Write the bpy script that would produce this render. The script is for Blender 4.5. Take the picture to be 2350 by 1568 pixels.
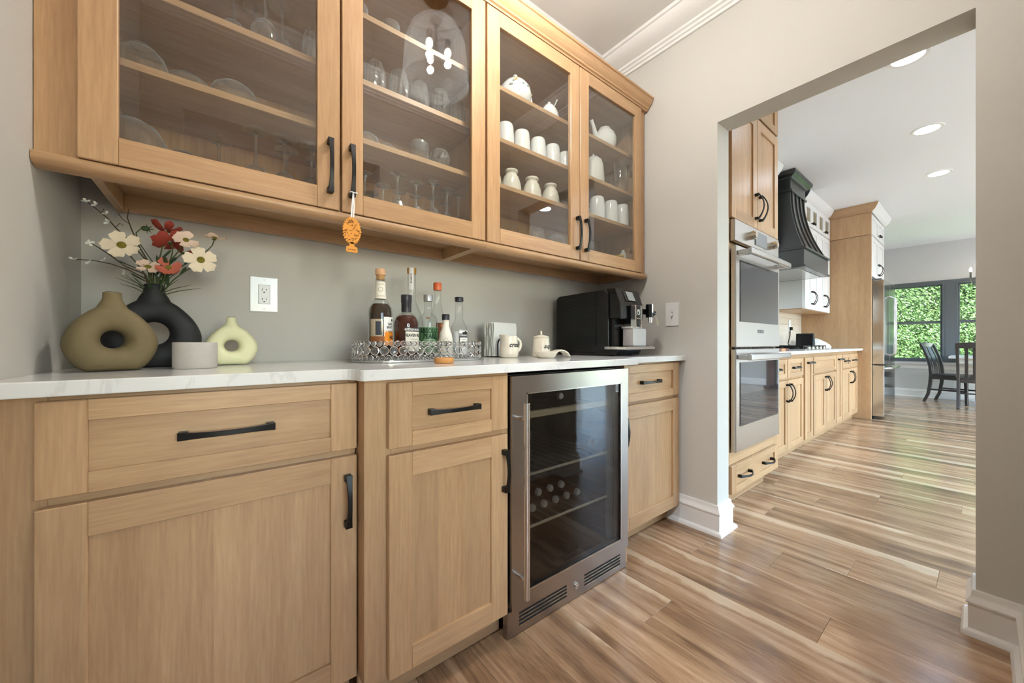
import bpy, bmesh, math, random
from mathutils import Vector, Matrix
random.seed(7)
PI = math.pi
sc = bpy.context.scene
for o in list(bpy.data.objects):
    bpy.data.objects.remove(o, do_unlink=True)
C = sc.collection

# ---------------------------------------------------------------- camera
cam_d = bpy.data.cameras.new('camera')
cam = bpy.data.objects.new('camera', cam_d)
C.objects.link(cam)
cam_d.sensor_fit = 'HORIZONTAL'
cam_d.sensor_width = 36.0
cam_d.lens = 36.0 * 850.3 / 2350.0
cam_d.shift_y = 4.0 / 2350.0
cam_d.clip_start = 0.02
cam_d.clip_end = 200
CH = 0.98
cam.location = (0, 0, CH)
cam.rotation_euler = (PI / 2, 0, math.radians(51.83 - 90))
sc.camera = cam

# ---------------------------------------------------------------- view, world, sun
vs = sc.view_settings
vs.view_transform = 'Standard'
vs.look = 'None'
vs.exposure = 0.36
vs.gamma = 1.0
vs.use_curve_mapping = False
cy = sc.cycles
cy.use_denoising = True
cy.use_adaptive_sampling = True
cy.adaptive_threshold = 0.16
cy.adaptive_min_samples = 16
cy.max_bounces = 6
cy.diffuse_bounces = 3
cy.glossy_bounces = 3
cy.transmission_bounces = 4
cy.transparent_max_bounces = 14
cy.caustics_reflective = False
cy.caustics_refractive = False
cy.sample_clamp_indirect = 6.0
cy.blur_glossy = 0.5

PENDANT_W = 10.0      # watts in each of the three pendant bulbs
KITCHEN_W = 20.0      # watts in each recessed kitchen lamp
HALL_FILL_W = 56.0
SKY_STRENGTH = 3.8
SUN_STRENGTH = 7.0

world = bpy.data.worlds.new('sky')
sc.world = world
world.use_nodes = True
wn = world.node_tree
wn.nodes.clear()
sky = wn.nodes.new('ShaderNodeTexSky')
sky.sky_type = 'NISHITA'
sky.sun_disc = False
sky.sun_elevation = math.radians(42)
sky.sun_rotation = math.radians(265)
bg = wn.nodes.new('ShaderNodeBackground')
bg.inputs['Strength'].default_value = SKY_STRENGTH
wo = wn.nodes.new('ShaderNodeOutputWorld')
wn.links.new(sky.outputs[0], bg.inputs[0])
wn.links.new(bg.outputs[0], wo.inputs[0])

sun_d = bpy.data.lights.new('sun', 'SUN')
sun_d.energy = SUN_STRENGTH
sun_d.angle = math.radians(0.6)
sun_d.color = (1.0, 0.95, 0.86)
sun = bpy.data.objects.new('sun', sun_d)
C.objects.link(sun)
sun.location = (5, 0, 12)
sun.rotation_euler = Vector((0.68, -0.12, -0.72)).to_track_quat('-Z', 'Y').to_euler()

# ---------------------------------------------------------------- helpers
WP = {}


def tag(o, label=None, cat=None, group=None, kind=None):
    if label: o['label'] = label
    if cat: o['category'] = cat
    if group: o['group'] = group
    if kind: o['kind'] = kind
    return o


def E(name, loc, parent=None, label=None, cat=None, group=None, kind=None, rz=0.0):
    o = bpy.data.objects.new(name, None)
    C.objects.link(o)
    o.empty_display_size = 0.05
    loc = Vector(loc)
    WP[o.name] = loc.copy()
    if parent is not None:
        o.parent = parent
        loc = loc - WP[parent.name]
    o.location = loc
    o.rotation_euler = (0, 0, rz)
    return tag(o, label, cat, group, kind)


class MB:
    def __init__(s):
        s.v = []; s.f = []; s.m = []; s.mi = 0

    def add(s, vs_, fs):
        n = len(s.v)
        s.v += [tuple(p) for p in vs_]
        s.f += [tuple(i + n for i in f) for f in fs]
        s.m += [s.mi] * len(fs)
        return s

    def box(s, x0, x1, y0, y1, z0, z1):
        return s.add([(x0, y0, z0), (x1, y0, z0), (x1, y1, z0), (x0, y1, z0), (x0, y0, z1), (x1, y0, z1), (x1, y1, z1), (x0, y1, z1)],
                     [(0, 3, 2, 1), (4, 5, 6, 7), (0, 1, 5, 4), (1, 2, 6, 5), (2, 3, 7, 6), (3, 0, 4, 7)])

    def prism(s, poly, ax, a0, a1):
        # polygon in the plane across axis ax: x -> (y,z), y -> (x,z), z -> (x,y)
        def P(p, a):
            return {'x': (a, p[0], p[1]), 'y': (p[0], a, p[1]), 'z': (p[0], p[1], a)}[ax]
        n = len(poly)
        vs_ = [P(p, a0) for p in poly] + [P(p, a1) for p in poly]
        fs = [tuple(range(n))[::-1], tuple(range(n, 2 * n))]
        fs += [(i, (i + 1) % n, n + (i + 1) % n, n + i) for i in range(n)]
        return s.add(vs_, fs)

    def lathe(s, prof, seg=24, c=(0, 0, 0), cap0=True, cap1=True, sy=1.0, rot=0.0):
        vs_ = []; fs = []
        for r, z in prof:
            for k in range(seg):
                a = 2 * PI * k / seg + rot
                vs_.append((c[0] + r * math.cos(a), c[1] + r * sy * math.sin(a), c[2] + z))
        for i in range(len(prof) - 1):
            for k in range(seg):
                k2 = (k + 1) % seg
                fs.append((i * seg + k, i * seg + k2, (i + 1) * seg + k2, (i + 1) * seg + k))
        if cap0 and prof[0][0] > 1e-6: fs.append(tuple(range(seg))[::-1])
        if cap1 and prof[-1][0] > 1e-6: fs.append(tuple((len(prof) - 1) * seg + k for k in range(seg)))
        return s.add(vs_, fs)

    def tube(s, pts, r, seg=8, cap=True, flat=1.0):
        pts = [Vector(p) for p in pts]
        n = len(pts)
        rs = r if isinstance(r, (list, tuple)) else [r] * n
        vs_ = []; fs = []
        up = None
        for i, p in enumerate(pts):
            t = (pts[min(i + 1, n - 1)] - pts[max(i - 1, 0)])
            if t.length < 1e-9: t = Vector((0, 0, 1))
            t.normalize()
            if up is None:
                up = Vector((0, 0, 1)) if abs(t.z) < 0.9 else Vector((1, 0, 0))
            a = t.cross(up)
            if a.length < 1e-6: a = t.orthogonal()
            a.normalize()
            b = a.cross(t).normalized()
            up = b
            for k in range(seg):
                th = 2 * PI * k / seg
                vs_.append(p + a * (rs[i] * math.cos(th)) + b * (rs[i] * flat * math.sin(th)))
        for i in range(n - 1):
            for k in range(seg):
                k2 = (k + 1) % seg
                fs.append((i * seg + k, i * seg + k2, (i + 1) * seg + k2, (i + 1) * seg + k))
        if cap:
            fs.append(tuple(range(seg))[::-1])
            fs.append(tuple((n - 1) * seg + k for k in range(seg)))
        return s.add(vs_, fs)

    def cyl(s, p0, p1, r, seg=12, r1=None):
        return s.tube([p0, p1], [r, r if r1 is None else r1], seg)

    def ell(s, c, rx, ry, rz, seg=14, rings=8):
        prof = []
        for i in range(rings + 1):
            a = -PI / 2 + PI * i / rings
            prof.append((max(math.cos(a), 0.0), math.sin(a)))
        vs_ = []; fs = []
        for r, z in prof:
            for k in range(seg):
                a = 2 * PI * k / seg
                vs_.append((c[0] + rx * r * math.cos(a), c[1] + ry * r * math.sin(a), c[2] + rz * z))
        for i in range(rings):
            for k in range(seg):
                k2 = (k + 1) % seg
                fs.append((i * seg + k, i * seg + k2, (i + 1) * seg + k2, (i + 1) * seg + k))
        return s.add(vs_, fs)

    def rectsweep(s, path, ws, th, side):
        # strap: rectangle (width along `side`, thickness across) swept along path
        pts = [Vector(p) for p in path]
        side = Vector(side).normalized()
        n = len(pts); vs_ = []; fs = []
        for i, p in enumerate(pts):
            t = (pts[min(i + 1, n - 1)] - pts[max(i - 1, 0)]).normalized()
            nn = t.cross(side).normalized()
            w = ws[i] / 2 if isinstance(ws, (list, tuple)) else ws / 2
            h_ = (th[i] if isinstance(th, (list, tuple)) else th) / 2
            vs_ += [p + side * w + nn * h_, p - side * w + nn * h_, p - side * w - nn * h_, p + side * w - nn * h_]
        for i in range(n - 1):
            for k in range(4):
                k2 = (k + 1) % 4
                fs.append((i * 4 + k, i * 4 + k2, (i + 1) * 4 + k2, (i + 1) * 4 + k))
        fs.append((3, 2, 1, 0)); fs.append(tuple((n - 1) * 4 + k for k in range(4)))
        return s.add(vs_, fs)

    def xf(s, mat, start=0):
        for i in range(start, len(s.v)):
            s.v[i] = tuple(mat @ Vector(s.v[i]))
        return s


def mesh_of(mb, name, off=(0, 0, 0), smooth=False, bevel=0.0, seg=1, angle=40):
    me = bpy.data.meshes.new(name)
    me.from_pydata([(p[0] - off[0], p[1] - off[1], p[2] - off[2]) for p in mb.v], [], mb.f)
    bm = bmesh.new(); bm.from_mesh(me)
    if any(mb.m):
        for i, f in enumerate(bm.faces): f.material_index = mb.m[i]
    bmesh.ops.recalc_face_normals(bm, faces=bm.faces[:])
    if bevel > 0:
        ed = [e for e in bm.edges if len(e.link_faces) == 2 and e.calc_face_angle(0) > 0.6]
        bmesh.ops.bevel(bm, geom=ed, offset=bevel, segments=seg, affect='EDGES', clamp_overlap=True, profile=0.6)
    bm.to_mesh(me); bm.free()
    if smooth:
        for p in me.polygons: p.use_smooth = True
        me.set_sharp_from_angle(angle=math.radians(angle))
    return me


def M(name, mb, mat, parent=None, org=None, smooth=False, bevel=0.0, seg=1, angle=40, label=None, cat=None, group=None, kind=None, loc=None, rz=None):
    """One mesh object. Coordinates are in the room's frame; `loc` set: coordinates are local to the object itself."""
    if loc is not None:
        off = (0, 0, 0)
    elif parent is not None:
        off = WP[parent.name]
    elif org is not None:
        off = Vector(org)
    else:
        xs = [p[0] for p in mb.v]; ys = [p[1] for p in mb.v]; zs = [p[2] for p in mb.v]
        off = Vector(((min(xs) + max(xs)) / 2, (min(ys) + max(ys)) / 2, min(zs)))
    me = mesh_of(mb, name, off, smooth, bevel, seg, angle)
    for m_ in (mat if isinstance(mat, (list, tuple)) else [mat]): me.materials.append(m_)
    o = bpy.data.objects.new(name, me)
    C.objects.link(o)
    if parent is not None:
        o.parent = parent
        if loc is not None: o.location = loc
        WP[o.name] = WP[parent.name].copy()
    else:
        o.location = loc if loc is not None else off
        WP[o.name] = Vector(o.location)
    if rz is not None: o.rotation_euler = (0, 0, rz)
    return tag(o, label, cat, group, kind)


def L(name, mb, mat, parent, **k):
    """A part given in its thing's own local coordinates."""
    return M(name, mb, mat, parent, loc=(0, 0, 0), **k)


def copy_tree(o, parent=None, loc=None, rz=None, label=None):
    c = o.copy()
    C.objects.link(c)
    if parent is not None: c.parent = parent
    if loc is not None:
        c.location = loc
        WP[c.name] = Vector(loc)
    if rz is not None: c.rotation_euler = (0, 0, rz)
    if label: c['label'] = label
    for ch in list(o.children): copy_tree(ch, c)
    return c


def text_geo(body, size, bold=0.0, shear=0.0, align='CENTER', res=2):
    cu = bpy.data.curves.new('lettering', 'FONT')
    cu.body = body; cu.size = size; cu.align_x = align; cu.offset = bold; cu.shear = shear; cu.resolution_u = res
    ob = bpy.data.objects.new('lettering_tmp', cu)
    C.objects.link(ob)
    dg = bpy.context.evaluated_depsgraph_get(); dg.update()
    me = bpy.data.meshes.new_from_object(ob.evaluated_get(dg))
    v = [tuple(p.co) for p in me.vertices]; f = [tuple(p.vertices) for p in me.polygons]
    bpy.data.objects.remove(ob); bpy.data.curves.remove(cu); bpy.data.meshes.remove(me)
    return v, f


def wrap_text(mb, body, size, c, r, z, ang, bold=0.0, shear=0.0, sx=1.0, th=0.0006, align='CENTER'):
    """Lettering laid on an upright cylinder (centre c, radius r); ang 0 faces -Y, + turns towards +X."""
    v, f = text_geo(body, size, bold, shear, align)
    mb.add([(c[0] + (r + th) * math.sin(ang + p[0] * sx / r), c[1] - (r + th) * math.cos(ang + p[0] * sx / r), z + p[1]) for p in v], f)


def flat_text(mb, body, size, x, y, z, bold=0.0, shear=0.0, align='CENTER', sx=1.0):
    v, f = text_geo(body, size, bold, shear, align)
    mb.add([(x + p[0] * sx, y, z + p[1]) for p in v], f)


def patch(mb, c, r, a0, a1, z0, z1, n=10, th=0.0004):
    """A paper label on an upright cylinder."""
    vs_ = []; fs = []
    for i in range(n + 1):
        a = a0 + (a1 - a0) * i / n
        for rr in (r + th,):
            vs_.append((c[0] + rr * math.sin(a), c[1] - rr * math.cos(a), z0))
            vs_.append((c[0] + rr * math.sin(a), c[1] - rr * math.cos(a), z1))
    for i in range(n):
        fs.append((2 * i, 2 * i + 2, 2 * i + 3, 2 * i + 1))
    mb.add(vs_, fs)


# ---------------------------------------------------------------- materials
def mat_new(name):
    m = bpy.data.materials.new(name)
    m.use_nodes = True
    nt = m.node_tree
    return m, nt, nt.nodes['Principled BSDF']


def N(nt, t, **k):
    n = nt.nodes.new(t)
    for a, b in k.items():
        if a in n.inputs: n.inputs[a].default_value = b
        else: setattr(n, a, b)
    return n


def srgb(r, g, b):
    f = lambda c: (c / 255 / 12.92) if c / 255 <= 0.04045 else ((c / 255 + 0.055) / 1.055) ** 2.4
    return (f(r), f(g), f(b), 1.0)


def ware(name, tint, edge=1.9, f0=0.06, rough=0.04, white=0.35):
    """Thick clear glassware: see-through in the middle, shiny at the edges, where white paints refracted light."""
    m = bpy.data.materials.new(name)
    m.use_nodes = True
    nt = m.node_tree
    nt.nodes.clear()
    out = N(nt, 'ShaderNodeOutputMaterial')
    tr = N(nt, 'ShaderNodeBsdfTransparent'); tr.inputs[0].default_value = tint
    gl = N(nt, 'ShaderNodeBsdfGlossy'); gl.inputs['Roughness'].default_value = rough
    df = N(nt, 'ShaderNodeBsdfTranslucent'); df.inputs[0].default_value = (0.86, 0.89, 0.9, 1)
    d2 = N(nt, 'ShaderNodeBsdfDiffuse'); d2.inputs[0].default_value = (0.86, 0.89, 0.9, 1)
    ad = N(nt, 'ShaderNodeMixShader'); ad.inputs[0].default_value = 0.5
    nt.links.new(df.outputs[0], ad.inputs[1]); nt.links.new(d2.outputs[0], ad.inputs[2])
    gw = N(nt, 'ShaderNodeMixShader'); gw.inputs[0].default_value = white  # white mixed into the edges for their refracted brightness
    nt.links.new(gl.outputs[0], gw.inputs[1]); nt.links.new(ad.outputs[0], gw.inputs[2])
    lw = N(nt, 'ShaderNodeLayerWeight', Blend=0.5)
    pw = N(nt, 'ShaderNodeMath', operation='POWER'); pw.inputs[1].default_value = edge
    nt.links.new(lw.outputs['Facing'], pw.inputs[0])
    ma = N(nt, 'ShaderNodeMath', operation='MULTIPLY_ADD'); ma.inputs[1].default_value = 1 - f0; ma.inputs[2].default_value = f0
    nt.links.new(pw.outputs[0], ma.inputs[0])
    mx = N(nt, 'ShaderNodeMixShader')
    nt.links.new(ma.outputs[0], mx.inputs[0]); nt.links.new(tr.outputs[0], mx.inputs[1]); nt.links.new(gw.outputs[0], mx.inputs[2])
    nt.links.new(mx.outputs[0], out.inputs[0])
    return m


def liquor(name, tint, body, mixf):
    m = glass_thin(name, tint, 0.03, 4)
    nt = m.node_tree
    out = [n for n in nt.nodes if n.type == 'OUTPUT_MATERIAL'][0]
    src = out.inputs[0].links[0].from_socket
    df = N(nt, 'ShaderNodeBsdfDiffuse'); df.inputs[0].default_value = body
    mx = N(nt, 'ShaderNodeMixShader'); mx.inputs[0].default_value = mixf
    nt.links.new(src, mx.inputs[1]); nt.links.new(df.outputs[0], mx.inputs[2]); nt.links.new(mx.outputs[0], out.inputs[0])
    return m


def plain(name, col, rough=0.5, metal=0.0, noise=0.04, scale=30.0, bump=0.0, spec=0.5, emit=None, coat=0.0, sheen=0.0):
    m, nt, p = mat_new(name)
    tc = N(nt, 'ShaderNodeTexCoord')
    nz = N(nt, 'ShaderNodeTexNoise', Scale=scale, Detail=4.0)
    nt.links.new(tc.outputs['Object'], nz.inputs['Vector'])
    mx = N(nt, 'ShaderNodeMix', data_type='RGBA')
    mx.inputs[6].default_value = tuple(max(0, c * (1 - noise)) for c in col[:3]) + (1,)
    mx.inputs[7].default_value = tuple(min(1, c * (1 + noise)) for c in col[:3]) + (1,)
    nt.links.new(nz.outputs['Fac'], mx.inputs[0])
    nt.links.new(mx.outputs[2], p.inputs['Base Color'])
    p.inputs['Roughness'].default_value = rough
    p.inputs['Metallic'].default_value = metal
    p.inputs['Specular IOR Level'].default_value = spec
    if coat: p.inputs['Coat Weight'].default_value = coat
    if bump:
        b = N(nt, 'ShaderNodeBump', Strength=bump, Distance=0.002)
        nt.links.new(nz.outputs['Fac'], b.inputs['Height'])
        nt.links.new(b.outputs[0], p.inputs['Normal'])
    if emit:
        p.inputs['Emission Color'].default_value = emit[0]
        p.inputs['Emission Strength'].default_value = emit[1]
    return m


def wood(name, axis, dark, light, rough=0.33, gs=1.0):
    m, nt, p = mat_new(name)
    tc = N(nt, 'ShaderNodeTexCoord')
    oi = N(nt, 'ShaderNodeObjectInfo')
    sc_ = {'x': (0.55, 9, 9), 'y': (9, 0.55, 9), 'z': (9, 9, 0.55)}[axis]
    off = N(nt, 'ShaderNodeVectorMath', operation='MULTIPLY')
    cmb = N(nt, 'ShaderNodeCombineXYZ')
    for i in range(3): nt.links.new(oi.outputs['Random'], cmb.inputs[i])
    off.inputs[1].default_value = (3.7, 5.1, 4.3)
    nt.links.new(cmb.outputs[0], off.inputs[0])
    ad = N(nt, 'ShaderNodeVectorMath', operation='ADD')
    nt.links.new(tc.outputs['Object'], ad.inputs[0]); nt.links.new(off.outputs[0], ad.inputs[1])
    mp = N(nt, 'ShaderNodeMapping')
    mp.inputs['Scale'].default_value = sc_
    nt.links.new(ad.outputs[0], mp.inputs[0])
    broad = N(nt, 'ShaderNodeTexNoise', Scale=1.3 * gs, Detail=3.0, Roughness=0.5, Distortion=0.6)
    fine = N(nt, 'ShaderNodeTexNoise', Scale=16.0 * gs, Detail=5.0, Roughness=0.65, Distortion=0.2)
    nt.links.new(mp.outputs[0], broad.inputs[0]); nt.links.new(mp.outputs[0], fine.inputs[0])
    mixf = N(nt, 'ShaderNodeMix', data_type='FLOAT')
    mixf.inputs[0].default_value = 0.55
    nt.links.new(broad.outputs['Fac'], mixf.inputs[2]); nt.links.new(fine.outputs['Fac'], mixf.inputs[3])
    cr = N(nt, 'ShaderNodeValToRGB')
    cr.color_ramp.elements[0].position = 0.24; cr.color_ramp.elements[0].color = dark
    cr.color_ramp.elements[1].position = 0.76; cr.color_ramp.elements[1].color = light
    nt.links.new(mixf.outputs[0], cr.inputs[0])
    # tone of each board
    hs = N(nt, 'ShaderNodeHueSaturation')
    mr = N(nt, 'ShaderNodeMapRange')
    mr.inputs['To Min'].default_value = 0.91; mr.inputs['To Max'].default_value = 1.08
    nt.links.new(oi.outputs['Random'], mr.inputs[0]); nt.links.new(mr.outputs[0], hs.inputs['Value'])
    nt.links.new(cr.outputs[0], hs.inputs['Color'])
    nt.links.new(hs.outputs[0], p.inputs['Base Color'])
    p.inputs['Roughness'].default_value = rough
    b = N(nt, 'ShaderNodeBump', Strength=0.08, Distance=0.001)
    nt.links.new(fine.outputs['Fac'], b.inputs['Height']); nt.links.new(b.outputs[0], p.inputs['Normal'])
    return m


def glass_thin(name, tint=(0.97, 0.98, 0.98, 1), f0=0.05, power=5.0, rough=0.0, gcol=(1, 1, 1, 1)):
    m = bpy.data.materials.new(name)
    m.use_nodes = True
    nt = m.node_tree
    nt.nodes.clear()
    out = N(nt, 'ShaderNodeOutputMaterial')
    tr = N(nt, 'ShaderNodeBsdfTransparent'); tr.inputs[0].default_value = tint
    gl = N(nt, 'ShaderNodeBsdfGlossy'); gl.inputs['Roughness'].default_value = rough; gl.inputs[0].default_value = gcol
    lw = N(nt, 'ShaderNodeLayerWeight', Blend=0.5)
    pw = N(nt, 'ShaderNodeMath', operation='POWER'); pw.inputs[1].default_value = power
    nt.links.new(lw.outputs['Facing'], pw.inputs[0])
    ma = N(nt, 'ShaderNodeMath', operation='MULTIPLY_ADD'); ma.inputs[1].default_value = 1 - f0; ma.inputs[2].default_value = f0
    nt.links.new(pw.outputs[0], ma.inputs[0])
    mx = N(nt, 'ShaderNodeMixShader')
    nt.links.new(ma.outputs[0], mx.inputs[0]); nt.links.new(tr.outputs[0], mx.inputs[1]); nt.links.new(gl.outputs[0], mx.inputs[2])
    nt.links.new(mx.outputs[0], out.inputs[0])
    return m


def emission(name, col, s):
    m = bpy.data.materials.new(name)
    m.use_nodes = True
    nt = m.node_tree
    nt.nodes.clear()
    e = N(nt, 'ShaderNodeEmission', Strength=s); e.inputs[0].default_value = col
    nt.links.new(e.outputs[0], N(nt, 'ShaderNodeOutputMaterial').inputs[0])
    return m


def brushed(name, col, rough=0.3, axis='x'):
    m, nt, p = mat_new(name)
    tc = N(nt, 'ShaderNodeTexCoord')
    mp = N(nt, 'ShaderNodeMapping')
    mp.inputs['Scale'].default_value = {'x': (10, 1500, 1500), 'z': (1500, 1500, 10)}[axis]
    nz = N(nt, 'ShaderNodeTexNoise', Scale=1.0, Detail=3.0)
    nt.links.new(tc.outputs['Object'], mp.inputs[0]); nt.links.new(mp.outputs[0], nz.inputs[0])
    mr = N(nt, 'ShaderNodeMapRange'); mr.inputs['To Min'].default_value = rough - 0.02; mr.inputs['To Max'].default_value = rough + 0.03
    nt.links.new(nz.outputs['Fac'], mr.inputs[0]); nt.links.new(mr.outputs[0], p.inputs['Roughness'])
    p.inputs['Base Color'].default_value = col
    p.inputs['Metallic'].default_value = 1.0
    return m


def floor_wood(name, axis_len='y'):
    m, nt, p = mat_new(name)
    tc = N(nt, 'ShaderNodeTexCoord'); oi = N(nt, 'ShaderNodeObjectInfo')
    sep = N(nt, 'ShaderNodeSeparateXYZ'); nt.links.new(tc.outputs['Object'], sep.inputs[0])
    cmb = N(nt, 'ShaderNodeCombineXYZ')
    for i in range(3): nt.links.new(oi.outputs['Random'], cmb.inputs[i])
    off = N(nt, 'ShaderNodeVectorMath', operation='MULTIPLY'); off.inputs[1].default_value = (13.1, 17.7, 9.0)
    nt.links.new(cmb.outputs[0], off.inputs[0])
    ad = N(nt, 'ShaderNodeVectorMath', operation='ADD')
    nt.links.new(tc.outputs['Object'], ad.inputs[0]); nt.links.new(off.outputs[0], ad.inputs[1])
    mp = N(nt, 'ShaderNodeMapping'); mp.inputs['Scale'].default_value = (7, 0.62, 1)
    nt.links.new(ad.outputs[0], mp.inputs[0])
    n1 = N(nt, 'ShaderNodeTexNoise', Scale=1.5, Detail=4.0, Roughness=0.55, Distortion=1.2)
    n2 = N(nt, 'ShaderNodeTexNoise', Scale=16.0, Detail=6.0, Roughness=0.72, Distortion=0.3)
    nt.links.new(mp.outputs[0], n1.inputs[0]); nt.links.new(mp.outputs[0], n2.inputs[0])
    mf = N(nt, 'ShaderNodeMix', data_type='FLOAT'); mf.inputs[0].default_value = 0.3
    nt.links.new(n1.outputs['Fac'], mf.inputs[2]); nt.links.new(n2.outputs['Fac'], mf.inputs[3])
    cr = N(nt, 'ShaderNodeValToRGB')
    el = cr.color_ramp.elements
    el[0].position = 0.36; el[0].color = srgb(120, 90, 66)
    el[1].position = 0.66; el[1].color = srgb(206, 172, 138)
    e = el.new(0.5); e.color = srgb(168, 131, 98)
    nt.links.new(mf.outputs[0], cr.inputs[0])
    # tone of each plank
    hs = N(nt, 'ShaderNodeHueSaturation')
    mr = N(nt, 'ShaderNodeMapRange'); mr.inputs['To Min'].default_value = 0.78; mr.inputs['To Max'].default_value = 1.12
    nt.links.new(oi.outputs['Random'], mr.inputs[0]); nt.links.new(mr.outputs[0], hs.inputs['Value'])
    nt.links.new(cr.outputs[0], hs.inputs['Color'])
    # pale sapwood along one edge of some planks: x runs 0..0.18 across the plank
    dn = N(nt, 'ShaderNodeTexNoise', Scale=2.4, Detail=5.0, Roughness=0.6)
    mp2 = N(nt, 'ShaderNodeMapping'); mp2.inputs['Scale'].default_value = (0.6, 0.9, 1)
    nt.links.new(ad.outputs[0], mp2.inputs[0]); nt.links.new(mp2.outputs[0], dn.inputs[0])
    sh = N(nt, 'ShaderNodeMath', operation='MULTIPLY_ADD'); sh.inputs[1].default_value = 0.2
    nt.links.new(dn.outputs['Fac'], sh.inputs[0]); nt.links.new(sep.outputs[0], sh.inputs[2])
    r2 = N(nt, 'ShaderNodeMath', operation='MULTIPLY_ADD'); r2.inputs[1].default_value = 0.16; r2.inputs[2].default_value = 0.19
    fr = N(nt, 'ShaderNodeMath', operation='FRACT')
    rm = N(nt, 'ShaderNodeMath', operation='MULTIPLY'); rm.inputs[1].default_value = 37.3
    nt.links.new(oi.outputs['Random'], rm.inputs[0]); nt.links.new(rm.outputs[0], fr.inputs[0]); nt.links.new(fr.outputs[0], r2.inputs[0])
    sub = N(nt, 'ShaderNodeMath', operation='SUBTRACT')
    nt.links.new(sh.outputs[0], sub.inputs[0]); nt.links.new(r2.outputs[0], sub.inputs[1])
    sm = N(nt, 'ShaderNodeMapRange', interpolation_type='SMOOTHSTEP'); sm.inputs['From Min'].default_value = 0.0; sm.inputs['From Max'].default_value = 0.022; sm.inputs['To Max'].default_value = 0.62
    nt.links.new(sub.outputs[0], sm.inputs[0])
    mx = N(nt, 'ShaderNodeMix', data_type='RGBA'); mx.inputs[7].default_value = srgb(218, 192, 160)
    nt.links.new(sm.outputs[0], mx.inputs[0]); nt.links.new(hs.outputs[0], mx.inputs[6])
    # knots
    vo = N(nt, 'ShaderNodeTexVoronoi', Scale=1.0)
    mp3 = N(nt, 'ShaderNodeMapping'); mp3.inputs['Scale'].default_value = (4.5, 1.6, 1)
    nt.links.new(ad.outputs[0], mp3.inputs[0]); nt.links.new(mp3.outputs[0], vo.inputs[0])
    kn = N(nt, 'ShaderNodeMapRange', interpolation_type='SMOOTHSTEP'); kn.inputs['From Min'].default_value = 0.03; kn.inputs['From Max'].default_value = 0.16
    kn.inputs['To Min'].default_value = 0.65; kn.inputs['To Max'].default_value = 0.0
    nt.links.new(vo.outputs['Distance'], kn.inputs[0])
    mk = N(nt, 'ShaderNodeMix', data_type='RGBA'); mk.inputs[7].default_value = srgb(92, 66, 48)
    nt.links.new(kn.outputs[0], mk.inputs[0]); nt.links.new(mx.outputs[2], mk.inputs[6])
    nt.links.new(mk.outputs[2], p.inputs['Base Color'])
    p.inputs['Roughness'].default_value = 0.2
    p.inputs['Specular IOR Level'].default_value = 0.6
    b = N(nt, 'ShaderNodeBump', Strength=0.12, Distance=0.001)
    nt.links.new(n2.outputs['Fac'], b.inputs['Height']); nt.links.new(b.outputs[0], p.inputs['Normal'])
    return m


def quartz(name):
    m, nt, p = mat_new(name)
    tc = N(nt, 'ShaderNodeTexCoord')
    n1 = N(nt, 'ShaderNodeTexNoise', Scale=2.2, Detail=8.0, Roughness=0.65, Distortion=1.8)
    nt.links.new(tc.outputs['Object'], n1.inputs[0])
    sb = N(nt, 'ShaderNodeMath', operation='SUBTRACT'); sb.inputs[1].default_value = 0.5
    ab = N(nt, 'ShaderNodeMath', operation='ABSOLUTE')
    nt.links.new(n1.outputs['Fac'], sb.inputs[0]); nt.links.new(sb.outputs[0], ab.inputs[0])
    mr = N(nt, 'ShaderNodeMapRange', interpolation_type='SMOOTHSTEP'); mr.inputs['From Max'].default_value = 0.02; mr.inputs['To Min'].default_value = 0.22; mr.inputs['To Max'].default_value = 0.0
    nt.links.new(ab.outputs[0], mr.inputs[0])
    mx = N(nt, 'ShaderNodeMix', data_type='RGBA'); mx.inputs[6].default_value = srgb(232, 230, 226); mx.inputs[7].default_value = srgb(176, 170, 166)
    nt.links.new(mr.outputs[0], mx.inputs[0]); nt.links.new(mx.outputs[2], p.inputs['Base Color'])
    p.inputs['Roughness'].default_value = 0.12
    return m


WD, WL = srgb(164, 124, 88), srgb(209, 172, 129)
wz = wood('oak_vertical_grain', 'z', WD, WL)
wx = wood('oak_horizontal_grain', 'x', WD, WL)
wy = wood('oak_depth_grain', 'y', WD, WL)
m_wall = plain('greige_wall_paint', srgb(205, 201, 193), 0.75, noise=0.015, scale=60, bump=0.03)
m_wallk = plain('kitchen_wall_paint', srgb(208, 206, 204), 0.75, noise=0.015, scale=60, bump=0.03)
m_ceil = plain('ceiling_paint', srgb(226, 222, 216), 0.85, noise=0.02, scale=90, bump=0.05)
m_ceilk = plain('ceiling_paint_brightened', srgb(240, 240, 240), 0.85, noise=0.02, scale=90, bump=0.05)  # ceiling paint made paler to lift the kitchen's bounce light
m_trim = plain('white_trim_paint', srgb(236, 233, 230), 0.35, noise=0.01)
m_white = plain('white_cabinet_paint', srgb(232, 231, 228), 0.4, noise=0.01)
m_quartz = quartz('white_quartz')
m_black = plain('matte_black_metal', srgb(22, 21, 20), 0.35, metal=0.4)
m_dark = plain('dark_recess', srgb(16, 15, 14), 0.8)
m_steel = plain('satin_steel', (0.60, 0.58, 0.56, 1), 0.25, metal=1.0, noise=0.0)
m_steel_d = plain('dark_satin_steel', (0.40, 0.37, 0.345, 1), 0.3, metal=1.0, noise=0.02, scale=200)
m_chrome = plain('chrome', (0.82, 0.82, 0.82, 1), 0.12, metal=1.0, noise=0.0)
m_pane = glass_thin('clear_pane', (0.95, 0.96, 0.95, 1), 0.065, 4.0)
m_fpane = glass_thin('tinted_cooler_glass', (0.66, 0.66, 0.66, 1), 0.045, 5.0)
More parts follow.
